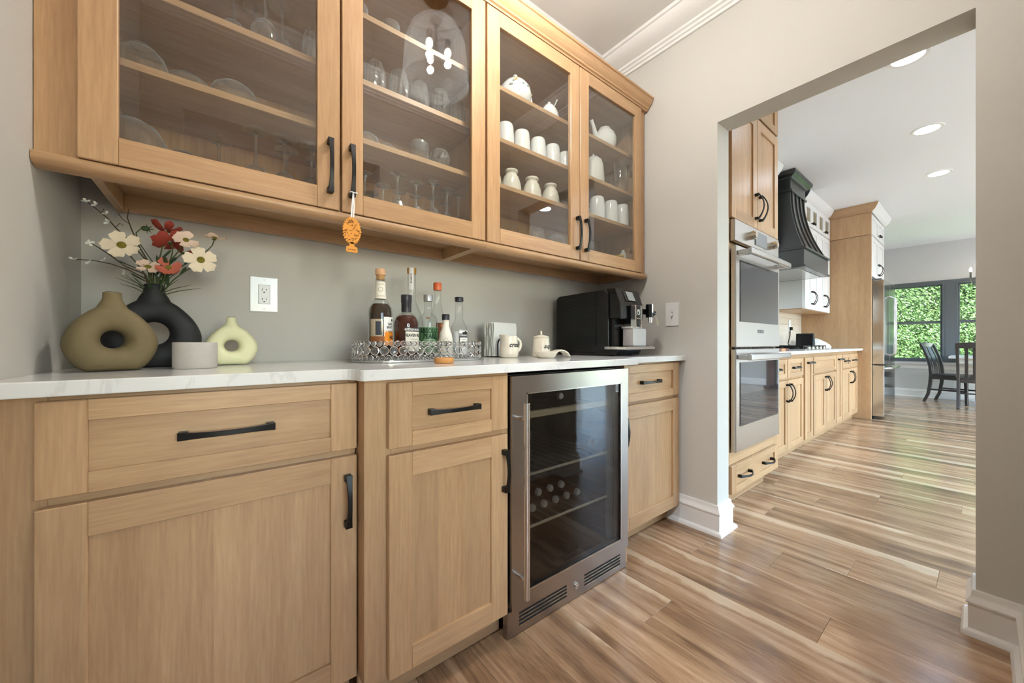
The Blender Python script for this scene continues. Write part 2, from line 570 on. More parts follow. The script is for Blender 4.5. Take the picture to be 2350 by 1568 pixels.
m_glass = ware('drinking_glass', (0.95, 0.96, 0.96, 1), 1.7, 0.05, 0.03, 0.5)
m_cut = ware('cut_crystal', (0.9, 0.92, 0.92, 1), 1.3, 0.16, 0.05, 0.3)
m_wpane = glass_thin('window_glass', (0.97, 0.99, 0.98, 1), 0.04, 5.0)
m_hpane = glass_thin('light_warming_glass', (0.98, 0.93, 0.86, 1), 0.04, 5.0)  # tint put in to warm the daylight entering from the hall
m_floor = floor_wood('hickory_plank')
m_paper = plain('white_paper', srgb(240, 238, 232), 0.8)
m_ceram = plain('white_glazed_ceramic', srgb(238, 238, 236), 0.15, noise=0.01)
m_cream = plain('cream_glazed_ceramic', srgb(238, 228, 210), 0.22, noise=0.02)
m_ink = plain('black_print', srgb(24, 24, 24), 0.7, noise=0)

# ================================================================ the room
XL, XR, WB, YF, CE = -0.315, 2.0, 1.60, -0.085, 2.765
XK, KB, KX, KY = 2.135, 1.62, 10.0, -4.5      # kitchen: partition face, back wall, window wall, far side


def S(name, mb, mat, parent=None, **k):
    return M(name, mb, mat, parent, kind=None if parent else 'structure', **k)


floor = S('floor', MB().box(-1.2, KX + 0.15, KY - 0.15, KB + 0.15, -0.08, -0.006), m_floor)
# planks run away from the counter; rows start at this seam
PW = 0.1805
row0 = 1.171 - PW * 9
ends = {9: 0.735, 11: 0.337, 12: 0.842, 14: 0.356, 15: 0.117, 20: 0.409}
plank_cache = {}
rnd = random.Random(3)
for r in range(0, 58):
    x0 = row0 + PW * r
    if x0 > KX: break
    e = ends.get(r, rnd.uniform(0, 1.22))
    lo = -2.2 if x0 < 2.05 else -1.1
    hi = WB if x0 < 2.0 else 1.15 if x0 < 6.5 else KB
    y = e - 1.22 * 4
    while y < hi:
        a, b = max(y, lo), min(y + 1.22, hi)
        if b - a > 0.02:
            key = (round(a - y, 3), round(b - a, 3))
            if key not in plank_cache:
                g = 0.0004
                plank_cache[key] = mesh_of(MB().box(g, PW - g, g, (b - a) - g, -0.006, 0.0), 'plank', bevel=0.0007)
                plank_cache[key].materials.append(m_floor)
            o = bpy.data.objects.new('plank', plank_cache[key])
            C.objects.link(o)
            o.parent = floor
            o.location = Vector((x0, a, 0)) - WP[floor.name]
        y += 1.22

ceiling = S('ceiling', MB().box(-1.2, XR + 0.07, KY - 0.15, KB + 0.15, CE, CE + 0.1), m_ceil)
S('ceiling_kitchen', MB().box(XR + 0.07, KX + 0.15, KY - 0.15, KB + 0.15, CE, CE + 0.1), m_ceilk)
S('wall_back', MB().box(XL - 0.12, XR, WB, WB + 0.12, 0, CE), m_wall)
S('wall_left', MB().box(XL - 0.12, XL, YF - 0.12, WB, 0, CE), m_wall)
OY0, OY1, OZ = 0.016, 0.842, 2.112           # the kitchen opening
wr = MB().box(XR, XK, OY1, KB + 0.12, 0, CE)
wr.box(XR, XK, OY0, OY1, OZ, CE)
wr.box(XR, XK, KY, OY0, 0, CE)
S('wall_right', wr, m_wall)
wf = MB().box(XL, -0.155, YF - 0.12, YF, 0, CE)
wf.box(0.86, XR, YF - 0.12, YF, 0, CE)
wf.box(-0.155, 0.86, YF - 0.12, YF, 2.20, CE)
S('wall_front', wf, m_wall)
wh = MB().box(-1.2, -0.45, -2.3, -2.2, 0, CE)
wh.box(1.05, XR, -2.3, -2.2, 0, CE); wh.box(-0.45, 1.05, -2.3, -2.2, 0, 0.75); wh.box(-0.45, 1.05, -2.3, -2.2, 2.0, CE)
wh.box(-1.2, -1.1, -2.2, YF - 0.12, 0, CE)
wh.box(-1.1, XL, YF - 0.12, YF, 0, CE)
S('wall_hall', wh, plain('blue_grey_hall_paint', srgb(176, 184, 192), 0.75, noise=0.015))
# kitchen walls
S('wall_kitchen_back', MB().box(XK, KX + 0.12, KB, KB + 0.12, 0, CE), m_wallk)
W1, W2, WZ0, WZ1 = (0.413, 1.10), (-0.375, 0.312), 0.65, 2.06    # the two windows in the end wall (y ranges)
ww = MB().box(KX, KX + 0.14, KY, KB, 0, WZ0)
ww.box(KX, KX + 0.14, KY, KB, WZ1, CE)
ww.box(KX, KX + 0.14, W1[1], KB, WZ0, WZ1)
ww.box(KX, KX + 0.14, KY, W2[0], WZ0, WZ1)
S('wall_window', ww, m_wallk)
wk = MB().box(XK, KX + 0.14, KY - 0.12, KY, 2.15, CE)
for a, b in ((XK, 2.9), (5.3, 6.1), (8.5, KX + 0.14)): wk.box(a, b, KY - 0.12, KY, 0, 2.15)
S('wall_kitchen_side', wk, m_wallk)


def glazing(name, ax, a0, a1, z0, z1, p0, p1, frame, rail=None, gm=None):
    """Window: frame, sashes and panes. ax 'y': in a wall across X (a along Y, depth p0..p1); ax 'x': in a wall across Y."""
    root = E(name, ((p0 + p1) / 2, (a0 + a1) / 2, z0) if ax == 'y' else ((a0 + a1) / 2, (p0 + p1) / 2, z0), kind='structure')
    def bx(mb, u0, u1, w0, w1, d0, d1):
        return mb.box(d0, d1, u0, u1, w0, w1) if ax == 'y' else mb.box(u0, u1, d0, d1, w0, w1)
    f = 0.035
    fr = MB()
    bx(fr, a0, a0 + f, z0, z1, p0, p1); bx(fr, a1 - f, a1, z0, z1, p0, p1)
    bx(fr, a0 + f, a1 - f, z0, z0 + f, p0, p1); bx(fr, a0 + f, a1 - f, z1 - f, z1, p0, p1)
    M('window_frame', fr, frame, root)
    zs = [z0 + f, rail, z1 - f] if rail else [z0 + f, z1 - f]
    for i in range(len(zs) - 1):
        s0, s1 = zs[i], zs[i + 1]
        q = p0 + (p1 - p0) * (0.25 + 0.3 * i); w = 0.03; t = 0.025
        sa = MB()
        bx(sa, a0 + f, a0 + f + t, s0, s1, q, q + w); bx(sa, a1 - f - t, a1 - f, s0, s1, q, q + w)
        bx(sa, a0 + f + t, a1 - f - t, s0, s0 + t, q, q + w); bx(sa, a0 + f + t, a1 - f - t, s1 - t, s1, q, q + w)
        M('sash', sa, frame, root)
        M('pane', bx(MB(), a0 + f + t, a1 - f - t, s0 + t, s1 - t, q + 0.012, q + 0.016), gm or m_wpane, root)
    return root


m_wframe = plain('charcoal_window_frame', srgb(92, 97, 102), 0.45)
glazing('window_1', 'y', W1[0], W1[1], WZ0, WZ1, KX - 0.01, KX + 0.12, m_wframe, 1.357)
glazing('window_2', 'y', W2[0], W2[1], WZ0, WZ1, KX - 0.01, KX + 0.12, m_wframe, 1.357)
S('trim_1', MB().box(KX - 0.015, KX + 0.13, W2[1], W1[0], WZ0, WZ1), m_wframe)
tr = MB().prism([(KX, 0.52), (KX - 0.018, 0.52), (KX - 0.018, 0.575), (KX - 0.03, 0.585), (KX - 0.045, 0.61), (KX - 0.045, 0.635), (KX, 0.635)], 'y', W2[0] - 0.2, 1.3)
S('trim_2', tr, m_trim)
S('trim_3', MB().box(KX - 0.02, KX, W2[0] - 0.08, W1[1] + 0.06, WZ1, WZ1 + 0.03), m_wframe)
for i, (a, b) in enumerate(((2.9, 5.3), (6.1, 8.5))):
    glazing('window_%d' % (3 + i), 'x', a, (a + b) / 2, 0.03, 2.15, KY - 0.1, KY - 0.02, m_trim)
    glazing('window_%d' % (5 + i), 'x', (a + b) / 2, b, 0.03, 2.15, KY - 0.1, KY - 0.02, m_trim)

glazing('window_7', 'x', -0.45, 0.3, 0.75, 2.0, -2.29, -2.22, m_trim, None, m_hpane)  # unseen hall window pair added as soft frontal fill
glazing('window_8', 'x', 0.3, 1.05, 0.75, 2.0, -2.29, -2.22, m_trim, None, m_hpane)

# crown moulding in the pantry: profile as (distance from wall, z)
cp = [(0, 2.652), (0.012, 2.652), (0.016, 2.664), (0.026, 2.667), (0.028, 2.678), (0.04, 2.683), (0.043, 2.693), (0.054, 2.697), (0.07, 2.702), (0.095, 2.715), (0.118, 2.735), (0.126, 2.748), (0.137, 2.75), (0.14, CE), (0, CE)]


def molding(name, prof, side, a0, a1, m0=0, m1=0, mat=None, parent=None):
    """Moulding along a wall with mitred ends. side: ('x',pos,dir) runs along X on a wall y=pos; m0/m1 mitre direction at the ends."""
    ax, pos, sgn = side
    n = len(prof); vs_ = []; fs = []
    for a, m_ in ((a0, m0), (a1, m1)):
        for d_, z in prof:
            t = a + m_ * d_
            vs_.append((t, pos + sgn * d_, z) if ax == 'x' else (pos + sgn * d_, t, z))
    fs = [tuple(range(n)), tuple(range(n, 2 * n))[::-1]] + [(i, (i + 1) % n, n + (i + 1) % n, n + i) for i in range(n)]
    return M(name, MB().add(vs_, fs), mat or m_trim, parent, kind=None if parent else 'structure', smooth=True, angle=28)


molding('trim_4', cp, ('x', WB, -1), XL, XR, 1, -1)
molding('trim_5', cp, ('y', XR, -1), YF, WB, 1, -1)
molding('trim_6', cp, ('x', YF, 1), XL, XR, 1, -1)
molding('trim_7', cp, ('y', XL, 1), YF, WB, 1, -1)
# baseboards with cap and shoe
bp = [(0, 0), (0.033, 0), (0.032, 0.008), (0.027, 0.016), (0.018, 0.021), (0.016, 0.022), (0.016, 0.104), (0.021, 0.106), (0.021, 0.112), (0.013, 0.126), (0.010, 0.132), (0.010, 0.138), (0.007, 0.149), (0, 0.150)]
molding('baseboard_right', bp, ('y', XR, -1), OY1, 1.12, -1, 0)
molding('baseboard_jamb', bp, ('x', OY1, -1), XR, XK, -1, 1)
molding('baseboard_jamb_front', bp, ('x', OY0, 1), XR, XK, -1, 1)
molding('baseboard_right_front', bp, ('y', XR, -1), YF, OY0, 1, 1)
molding('baseboard_front', bp, ('x', YF, 1), 0.86, XR, 0, -1)
molding('baseboard_window', bp, ('y', KX, -1), KY, KB, 0, 0)
molding('baseboard_kitchen', bp, ('y', XK, 1), KY, OY0, 0, 1)

# ---------------------------------------------------------------- outdoors
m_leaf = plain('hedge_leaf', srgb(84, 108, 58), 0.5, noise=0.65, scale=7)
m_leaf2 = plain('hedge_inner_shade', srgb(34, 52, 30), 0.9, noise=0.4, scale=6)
S('bounce_paving', MB().box(-20, KX + 0.2, -24, KY - 0.2, -0.35, -0.15).box(-20, 1.9, KY - 0.2, -2.4, -0.35, -0.15), plain('bounce_paving_stone', srgb(196, 180, 170), 0.9, noise=0.08, scale=3))  # unseen paving added so ground bounce comes in warm, not green
lawn = S('lawn', MB().box(KX + 0.2, 34, -24, 20, -0.35, -0.15), plain('lawn_grass', srgb(104, 150, 66), 0.9, noise=0.3, scale=8))
rh = random.Random(5)
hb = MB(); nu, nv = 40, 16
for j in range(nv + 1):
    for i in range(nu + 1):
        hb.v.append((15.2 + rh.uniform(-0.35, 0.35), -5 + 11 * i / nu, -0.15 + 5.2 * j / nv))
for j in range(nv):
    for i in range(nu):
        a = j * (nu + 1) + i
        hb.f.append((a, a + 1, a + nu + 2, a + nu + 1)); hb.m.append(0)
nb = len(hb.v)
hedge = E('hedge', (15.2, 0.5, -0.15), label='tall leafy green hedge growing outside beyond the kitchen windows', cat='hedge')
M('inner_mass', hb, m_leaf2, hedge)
lf = MB()
for _ in range(60000):
    y = rh.uniform(-1.8, 3.2); z = rh.uniform(-0.1, 3.6)
    c = Vector((14.75 + rh.uniform(-0.35, 0.3) + 0.15 * math.sin(y * 2.3) * math.cos(z * 2.9), y, z))
    d = Vector((rh.uniform(-1, 0.2), rh.uniform(-1, 1), rh.uniform(-1, 1))).normalized()
    u = d.orthogonal().normalized(); w = d.cross(u)
    l, q = rh.uniform(0.018, 0.04), rh.uniform(0.01, 0.02)
    lf.add([c - u * l, c - w * q, c + u * l, c + w * q], [(0, 1, 2, 3)])
lo_ = M('foliage', lf, m_leaf, hedge, kind='stuff')

# ================================================================ cabinetry
def bx_part(name, b, mat, parent, bevel=0.0015, **k):
    return M(name, MB().box(*b), mat, parent, bevel=bevel, **k)


def pull(parent, x, y, z, length, vert, out=0.030, mat=None, scale=1.0):
    """Bowed bar pull with square feet, standing off a face that looks towards -Y."""
    h2 = length / 2
    pts = []; ws = []; th = []
    n = 12
    for i in range(n + 1):
        t = -1 + 2 * i / n
        o = 0.017 + (out - 0.017) * (1 - t * t)
        a = t * h2
        pts.append((x, y - o, z + a) if vert else (x + a, y - o, z))
        ws.append(0.011 + 0.006 * abs(t) ** 3); th.append(0.006 + 0.003 * abs(t) ** 4)
    mb = MB()
    mb.rectsweep(pts, ws, th, (1, 0, 0) if vert else (0, 0, 1))
    for s in (-1, 1):
        a = s * (h2 - 0.008)
        if vert: mb.box(x - 0.0085, x + 0.0085, y - 0.019, y, z + a - 0.008, z + a + 0.008)
        else: mb.box(x + a - 0.008, x + a + 0.008, y - 0.019, y, z - 0.0085, z + 0.0085)
    return M('handle', mb, mat or m_black, parent, label=None, bevel=0.001, smooth=True, angle=35)


def shaker(name, parent, x0, x1, z0, z1, y, st=0.063, rl=None, th=0.02, pane=False, paint=None, grain='z', lab=None):
    """Frame-and-panel front whose face is the plane y, looking towards -Y."""
    rl = st if rl is None else rl
    d = E(name, ((x0 + x1) / 2, y, z0), parent, label=lab)
    mz, mx_ = (paint, paint) if paint else (wz, wx)
    bv = 0.002
    bx_part('stile', (x0, x0 + st, y, y + th, z0, z1), mz, d, bv)
    bx_part('stile', (x1 - st, x1, y, y + th, z0, z1), mz, d, bv)
    bx_part('rail', (x0 + st, x1 - st, y + 0.0004, y + th, z0, z0 + rl), mx_, d, 0.0012)
    bx_part('rail', (x0 + st, x1 - st, y + 0.0004, y + th, z1 - rl, z1), mx_, d, 0.0012)
    a, b, c_, e = x0 + st, x1 - st, z0 + rl, z1 - rl
    if pane:
        M('pane', MB().box(a - 0.004, b + 0.004, y + 0.009, y + 0.012, c_ - 0.004, e + 0.004), m_pane, d, label='clear glass pane')
    elif grain == 'z' and not paint and (b - a) > 0.16:
        # panel glued up from boards
        nb_ = max(2, round((b - a) / 0.09)); xs = [a]
        rr = random.Random(int(abs(x0) * 1000) + 3)
        for i in range(1, nb_): xs.append(a + (b - a) * (i + rr.uniform(-0.2, 0.2)) / nb_)
        xs.append(b)
        for i in range(nb_):
            bx_part('panel', (xs[i], xs[i + 1], y + 0.009, y + 0.015, c_ - 0.003, e + 0.003), mz, d, 0)
    else:
        bx_part('panel', (a - 0.003, b + 0.003, y + 0.009, y + 0.015, c_ - 0.003, e + 0.003), mz if grain == 'z' else mx_, d, 0)
    return d


# ---- base cabinets
def base_cabinet(x0, x1, fy, dx0, dx1, label, handle_x, drawer_h, door_h, toe=0.06):
    r = E('base_cabinet', ((x0 + x1) / 2, fy + 0.25, 0), label=label, cat='cabinet', group='oak base cabinets under the pantry counter')
    bx_part('carcass', (x0, x1, fy + 0.02, WB - 0.003, 0.1, 0.884), wz, r)
    g = dx0 + 0.03
    bx_part('face_frame', (x0, dx0 + 0.012, fy, fy + 0.02, 0.1, 0.884), wz, r, 0.001)
    bx_part('face_frame', (dx1 - 0.012, x1, fy, fy + 0.02, 0.1, 0.884), wz, r, 0.001)
    bx_part('face_frame', (dx0 + 0.012, dx1 - 0.012, fy, fy + 0.02, 0.862, 0.884), wx, r, 0.001)
    bx_part('face_frame', (dx0 + 0.012, dx1 - 0.012, fy, fy + 0.02, 0.67, 0.715), wx, r, 0.001)
    bx_part('toe_kick', (x0, x1, fy + toe, fy + toe + 0.015, 0.002, 0.1), wx, r, 0)
    d = shaker('drawer', r, dx0, dx1, 0.702, 0.876, fy - 0.02, 0.064, 0.039, grain='x')
    pull(d, drawer_h[0], fy - 0.011, 0.788, drawer_h[1], False)
    d = shaker('door', r, dx0, dx1, 0.098, 0.685, fy - 0.02, 0.064)
    pull(d, door_h, fy - 0.02, 0.572, 0.134, True)
    return r


base_cabinet(XL + 0.001, 0.2845, 1.045, -0.258, 0.284, 'wide oak base cabinet below the round vases, against the wall on the left', 0.26, (0.015, 0.168), 0.259)
base_cabinet(0.287, 0.748, 0.975, 0.344, 0.734, 'oak base cabinet with drawer standing beside the beverage cooler and its bar handle', 0.7, (0.54, 0.166), 0.716, 0.05)
base_cabinet(1.432, XR - 0.001, 1.045, 1.44, 1.967, 'oak base cabinet below the coffee machine, next to the kitchen opening', 1.48, (1.689, 0.168), 1.461)
ep = MB().box(1.408, 1.430, 0.985, WB - 0.003, 0.002, 0.884)
M('cooler_gable', ep, wz, bevel=0.001, label='narrow oak end panel standing at the far side of the beverage cooler', cat='panel')

# ---- worktop
ct = [(XL + 0.001, 1.005), (0.225, 1.005), (0.242, 1.004), (0.253, 0.999), (0.260, 0.990), (0.264, 0.975), (0.266, 0.958), (0.269, 0.943), (0.274, 0.936), (0.282, 0.934), (1.438, 0.934), (1.445, 0.941), (1.445, 1.005), (XR - 0.001, 1.005), (XR - 0.001, WB - 0.001), (XL + 0.001, WB - 0.001)]
M('countertop', MB().prism(ct, 'z', 0.886, 0.914), m_quartz, bevel=0.0025, seg=2, label='white quartz countertop with stepped front running along the pantry wall', cat='countertop')

# ---- beverage cooler
f = E('beverage_cooler', (1.078, 1.25, 0), label='undercounter steel beverage cooler with glass door and bar handle', cat='beverage cooler')
bd = MB()
bd.box(0.757, 0.777, 1.0, 1.58, 0.02, 0.872); bd.box(1.378, 1.398, 1.0, 1.58, 0.02, 0.872)
bd.box(0.777, 1.378, 1.56, 1.58, 0.02, 0.872); bd.box(0.777, 1.378, 1.0, 1.56, 0.852, 0.872); bd.box(0.777, 1.378, 1.0, 1.56, 0.02, 0.1)
M('body', bd, plain('cooler_liner_black', srgb(30, 30, 31), 0.45), f)
dr = E('door', (1.078, 0.96, 0.09), f)
FX0, FX1, FZ0, FZ1 = 0.754, 1.401, 0.092, 0.870
GX0, GX1, GZ0, GZ1 = 0.819, 1.350, 0.137, 0.811
fm = MB()
fm.box(FX0, GX0, 0.96, 0.998, FZ0, FZ1); fm.box(GX1, FX1, 0.96, 0.998, FZ0, FZ1)
fm.box(GX0, GX1, 0.96, 0.998, FZ0, GZ0); fm.box(GX0, GX1, 0.96, 0.998, GZ1, FZ1)
M('door_frame', fm, m_steel_d, dr)
M('pane', MB().box(GX0, GX1, 0.966, 0.972, GZ0, GZ1), m_fpane, dr, label='dark tinted glass pane')
gt = MB()
for b in ((GX0, GX0 + 0.004, GZ0, GZ1), (GX1 - 0.004, GX1, GZ0, GZ1), (GX0, GX1, GZ0, GZ0 + 0.004), (GX0, GX1, GZ1 - 0.004, GZ1)):
    gt.box(b[0], b[1], 0.9585, 0.964, b[2], b[3])
M('glass_trim', gt, m_steel, dr)
hd = MB().cyl((0.772, 0.905, 0.158), (0.772, 0.905, 0.788), 0.0105, 16)
for z in (0.215, 0.735): hd.cyl((0.772, 0.905, z), (0.772, 0.96, z), 0.0075, 10)
M('handle', hd, plain('handle_steel', (0.66, 0.64, 0.62, 1), 0.22, metal=1.0, noise=0.0), dr, smooth=True, label='long steel bar handle')
st_ = MB().box(1.320, 1.338, 0.9655, 0.9662, 0.772, 0.805)
st = M('sticker', st_, plain('grey_sticker', srgb(170, 172, 172), 0.6), dr, label='small printed energy sticker')
mk = MB()
for q, w in ((0.797, 0.012), (0.790, 0.008), (0.785, 0.012), (0.779, 0.010)): mk.box(1.329 - w / 2, 1.329 + w / 2, 0.9650, 0.9654, q - 0.0016, q + 0.0016)
M('print', mk, m_ink, st)
kk = E('kick_grille', (1.078, 0.965, 0), f)
kp = MB().box(0.740, 1.392, 0.966, 0.99, 0.004, 0.090)
M('grille_panel', kp, m_steel_d, kk)
for a, b in ((0.79, 1.02), (1.12, 1.35)):
    for i in range(4):
        z = 0.030 + i * 0.0125
        M('slot', MB().box(a, b, 0.9652, 0.967, z, z + 0.0055), m_dark, kk)
        M('slat', MB().box(a, b, 0.9642, 0.967, z - 0.0025, z), m_steel, kk)
M('lock', MB().cyl((1.07, 0.958, 0.052), (1.07, 0.967, 0.052), 0.0105, 18).cyl((1.07, 0.9565, 0.052), (1.07, 0.958, 0.052), 0.005, 12), m_chrome, kk, smooth=True, label='round key lock')
m_shelfwood = plain('beech_shelf_front', srgb(206, 184, 144), 0.4)
m_wire = plain('pale_wire', srgb(226, 214, 184), 0.3, metal=0.6)
s_ = E('shelf', (1.07, 1.25, 0.72), f)
M('shelf_front', MB().box(0.80, 1.325, 1.005, 1.025, 0.710, 0.733), m_shelfwood, s_, bevel=0.002)
for i in range(9): M('slat', MB().cyl((0.81 + i * 0.063, 1.025, 0.716), (0.81 + i * 0.063, 1.55, 0.716), 0.003, 6), m_black, s_)
for zz in (0.510, 0.321):
    s_ = E('shelf', (1.07, 1.25, zz), f)
    M('shelf_front', MB().box(0.80, 1.31, 1.002, 1.010, zz - 0.005, zz + 0.004), m_wire, s_, bevel=0.0015)
    for i in range(12): M('slat', MB().cyl((0.81 + i * 0.045, 1.01, zz - 0.003), (0.81 + i * 0.045, 1.55, zz - 0.003), 0.0025, 6), plain('shelf_wire', srgb(120, 120, 118), 0.35, metal=0.8) if i == 0 and zz > 0.5 else bpy.data.materials['shelf_wire'], s_)
M('light_channel', MB().box(1.355, 1.372, 1.02, 1.045, 0.11, 0.80), plain('light_channel', srgb(150, 150, 146), 0.5), f)
m_amber = glass_thin('dark_beer_glass', (0.24, 0.16, 0.10, 1), 0.12, 2.2)
m_cap = plain('bottle_cap_steel', srgb(196, 190, 178), 0.35, metal=0.5)


def lying_bottle(x, y, z, label):
    r = E('beer_bottle', (x, y, z), label=label, cat='bottle', group='bottles lying in the beverage cooler')
    pr = [(0.0, 0.0), (0.027, 0.002), (0.029, 0.01), (0.029, 0.11), (0.024, 0.14), (0.014, 0.17), (0.012, 0.205), (0.013, 0.212)]
    mb = MB().lathe(pr, 16); mb.xf(Matrix.Rotation(PI / 2, 4, 'X'))
    L('glass_body', mb, m_amber, r, smooth=True)
    cb = MB().lathe([(0.0145, 0.205), (0.0145, 0.214), (0.012, 0.2185), (0.0, 0.219)], 18); cb.xf(Matrix.Rotation(PI / 2, 4, 'X'))
    L('cap', cb, m_cap, r, smooth=True)


spots = [(0.932, 0.346), (0.992, 0.346), (1.055, 0.346), (1.118, 0.346), (1.181, 0.346), (0.962, 0.399), (1.024, 0.399), (1.087, 0.399)]
nm = ['first', 'second', 'third', 'fourth', 'fifth']
for i, (x, z) in enumerate(spots):
    row = 'bottom row' if i < 5 else 'upper row'
    lying_bottle(x, 1.27, z + 0.008, 'capped beer bottle on the lowest cooler shelf, %s from the handle, %s' % (nm[i if i < 5 else i - 5], row))
lying_bottle(1.285, 1.28, 0.548, 'capped beer bottle lying alone on the middle cooler shelf')
lying_bottle(1.08, 1.27, 0.767, 'capped bottle lying on the top wooden cooler shelf')
for x, lab in ((0.99, 'upright dark bottle nearest the handle on the middle cooler shelf'), (1.11, 'upright dark bottle with pale bands on the middle cooler shelf')):
    r = E('upright_bottle', (x, 1.32, 0.5165), label=lab, cat='bottle', group='upright bottles in the beverage cooler')
    L('glass_body', MB().lathe([(0, 0), (0.034, 0.001), (0.035, 0.01), (0.035, 0.10), (0.02, 0.13), (0.013, 0.15), (0.013, 0.175)], 18), m_amber, r, smooth=True)
    L('label_band', MB().lathe([(0.0355, 0.03), (0.0355, 0.06)], 18, cap0=False, cap1=False), plain('grey_label', srgb(120, 118, 118), 0.6), r, smooth=True)
    L('cap', MB().lathe([(0.0145, 0.165), (0.0145, 0.183), (0, 0.184)], 14), m_cap, r, smooth=True)

# ---- glass-fronted wall cabinets
UZ0, UZ1 = 1.392, 2.352
SH = (1.670, 1.868, 2.092)


def wall_cabinet(x0, x1, doors, label, pulls, filler=None):
    r = E('wall_cabinet', ((x0 + x1) / 2, 1.42, UZ0), label=label, cat='cabinet', group='glass-fronted oak wall cabinets')
    t = 0.018
    bx_part('side_panel', (x0, x0 + t, 1.27, WB - 0.002, 1.372, UZ1), wz, r, 0.001)
    bx_part('side_panel', (x1 - t, x1, 1.27, WB - 0.002, 1.372, UZ1), wz, r, 0.001)
    bx_part('back_panel', (x0 + t, x1 - t, WB - 0.014, WB - 0.002, 1.40, UZ1), wz, r, 0)
    bx_part('top_panel', (x0 + t, x1 - t, 1.27, WB - 0.014, UZ1 - t, UZ1), wx, r, 0)
    bx_part('bottom_panel', (x0 + t, x1 - t, 1.27, WB - 0.014, 1.420, 1.438), wx, r, 0)
    bx_part('back_rail', (x0 + t, x1 - t, WB - 0.035, WB - 0.014, 1.372, 1.420), wx, r, 0.001)
    for s in SH: bx_part('shelf', (x0 + t + 0.001, x1 - t - 0.001, 1.285, WB - 0.016, s - 0.019, s), wx, r, 0.001)
    fx = filler if filler is not None else x0
    bx_part('face_frame', (fx, doors[0][0] + 0.012, 1.25, 1.27, UZ0 - 0.02, UZ1), wz, r, 0.001)
    bx_part('face_frame', (doors[-1][1] - 0.012, x1, 1.25, 1.27, UZ0 - 0.02, UZ1), wz, r, 0.001)
    bx_part('face_frame', (doors[0][0] + 0.012, doors[-1][1] - 0.012, 1.25, 1.27, UZ0 - 0.02, 1.438), wx, r, 0.001)
    bx_part('face_frame', (doors[0][0] + 0.012, doors[-1][1] - 0.012, 1.25, 1.27, 2.31, UZ1), wx, r, 0.001)
    lr = [(1.235, 1.388), (1.231, 1.380), (1.2325, 1.370), (1.240, 1.364), (1.252, 1.360), (1.272, 1.360), (1.272, 1.388)]
    M('light_rail', MB().prism(lr, 'x', fx, x1), wx, r, smooth=True, angle=60)
    for i, (a, b) in enumerate(doors):
        d = shaker('door', r, a, b, 1.3905, 2.347, 1.23, 0.0635, 0.0635, pane=True)
        pull(d, pulls[i], 1.23, 1.517, 0.162, True, 0.032)
        hx = a + 0.012 if i == 0 else b - 0.012
        for z in (1.53, 1.98, 2.22):
            M('hinge', MB().box(hx - 0.012, hx + 0.012, 1.252, 1.295, z - 0.02, z + 0.02).cyl((hx, 1.256, z), (hx, 1.27, z), 0.016, 10), m_chrome, d)
    return r


wall_cabinet(-0.243, 0.8365, [(-0.249, 0.290), (0.296, 0.832)], 'oak wall cabinet with two glass doors full of glassware, above the vases and bottles', [0.261, 0.323], XL + 0.001)
wall_cabinet(0.8375, 1.984, [(0.842, 1.392), (1.398, 1.928)], 'oak wall cabinet with two glass doors showing white crockery, above the coffee machine', [1.371, 1.433])
cc = [(1.268, 2.353), (1.232, 2.353), (1.230, 2.360), (1.222, 2.363), (1.221, 2.370), (1.214, 2.376), (1.204, 2.386), (1.198, 2.397), (1.195, 2.405), (1.189, 2.407), (1.188, 2.4155), (1.268, 2.4155)]
M('cabinet_cornice', MB().prism(cc, 'x', XL + 0.001, 1.988), wx, smooth=True, angle=30, label='stained oak cornice moulding capping both wall cabinets', cat='cornice')

# ================================================================ kitchen
# ---- oven tower
TX0, TX1, TF = 2.29, 3.115, 0.92
ot = E('oven_tower', ((TX0 + TX1) / 2, 1.25, 0), label='tall oak oven cabinet standing just inside the kitchen opening', cat='cabinet')
bx_part('carcass', (TX0, TX1, TF + 0.02, KB - 0.002, 0.09, 2.66), wz, ot)
bx_part('face_frame', (TX0, 2.345, TF, TF + 0.02, 0.09, 2.66), wz, ot, 0.001)
bx_part('face_frame', (3.09, TX1, TF, TF + 0.02, 0.09, 2.66), wz, ot, 0.001)
bx_part('face_frame', (2.345, 3.09, TF, TF + 0.02, 0.262, 0.335), wx, ot, 0.001)
bx_part('toe_kick', (TX0, 3.03, TF + 0.045, TF + 0.06, 0.002, 0.09), wx, ot, 0)
d = shaker('drawer', ot, 2.328, 3.106, 0.098, 0.262, TF - 0.02, 0.064, 0.04, grain='x')
pull(d, 2.52, TF - 0.011, 0.185, 0.165, False, 0.045); pull(d, 2.91, TF - 0.011, 0.185, 0.165, False, 0.045)
d = shaker('door', ot, 2.328, 2.715, 1.715, 2.43, TF - 0.02, 0.064); pull(d, 2.683, TF - 0.02, 1.85, 0.165, True, 0.05)
d = shaker('door', ot, 2.719, 3.106, 1.715, 2.43, TF - 0.02, 0.064); pull(d, 2.751, TF - 0.02, 1.85, 0.165, True, 0.05)
d = shaker('door', ot, 2.328, 2.715, 2.448, 2.64, TF - 0.02, 0.064, 0.05)
d = shaker('door', ot, 2.719, 3.106, 2.448, 2.64, TF - 0.02, 0.064, 0.05)

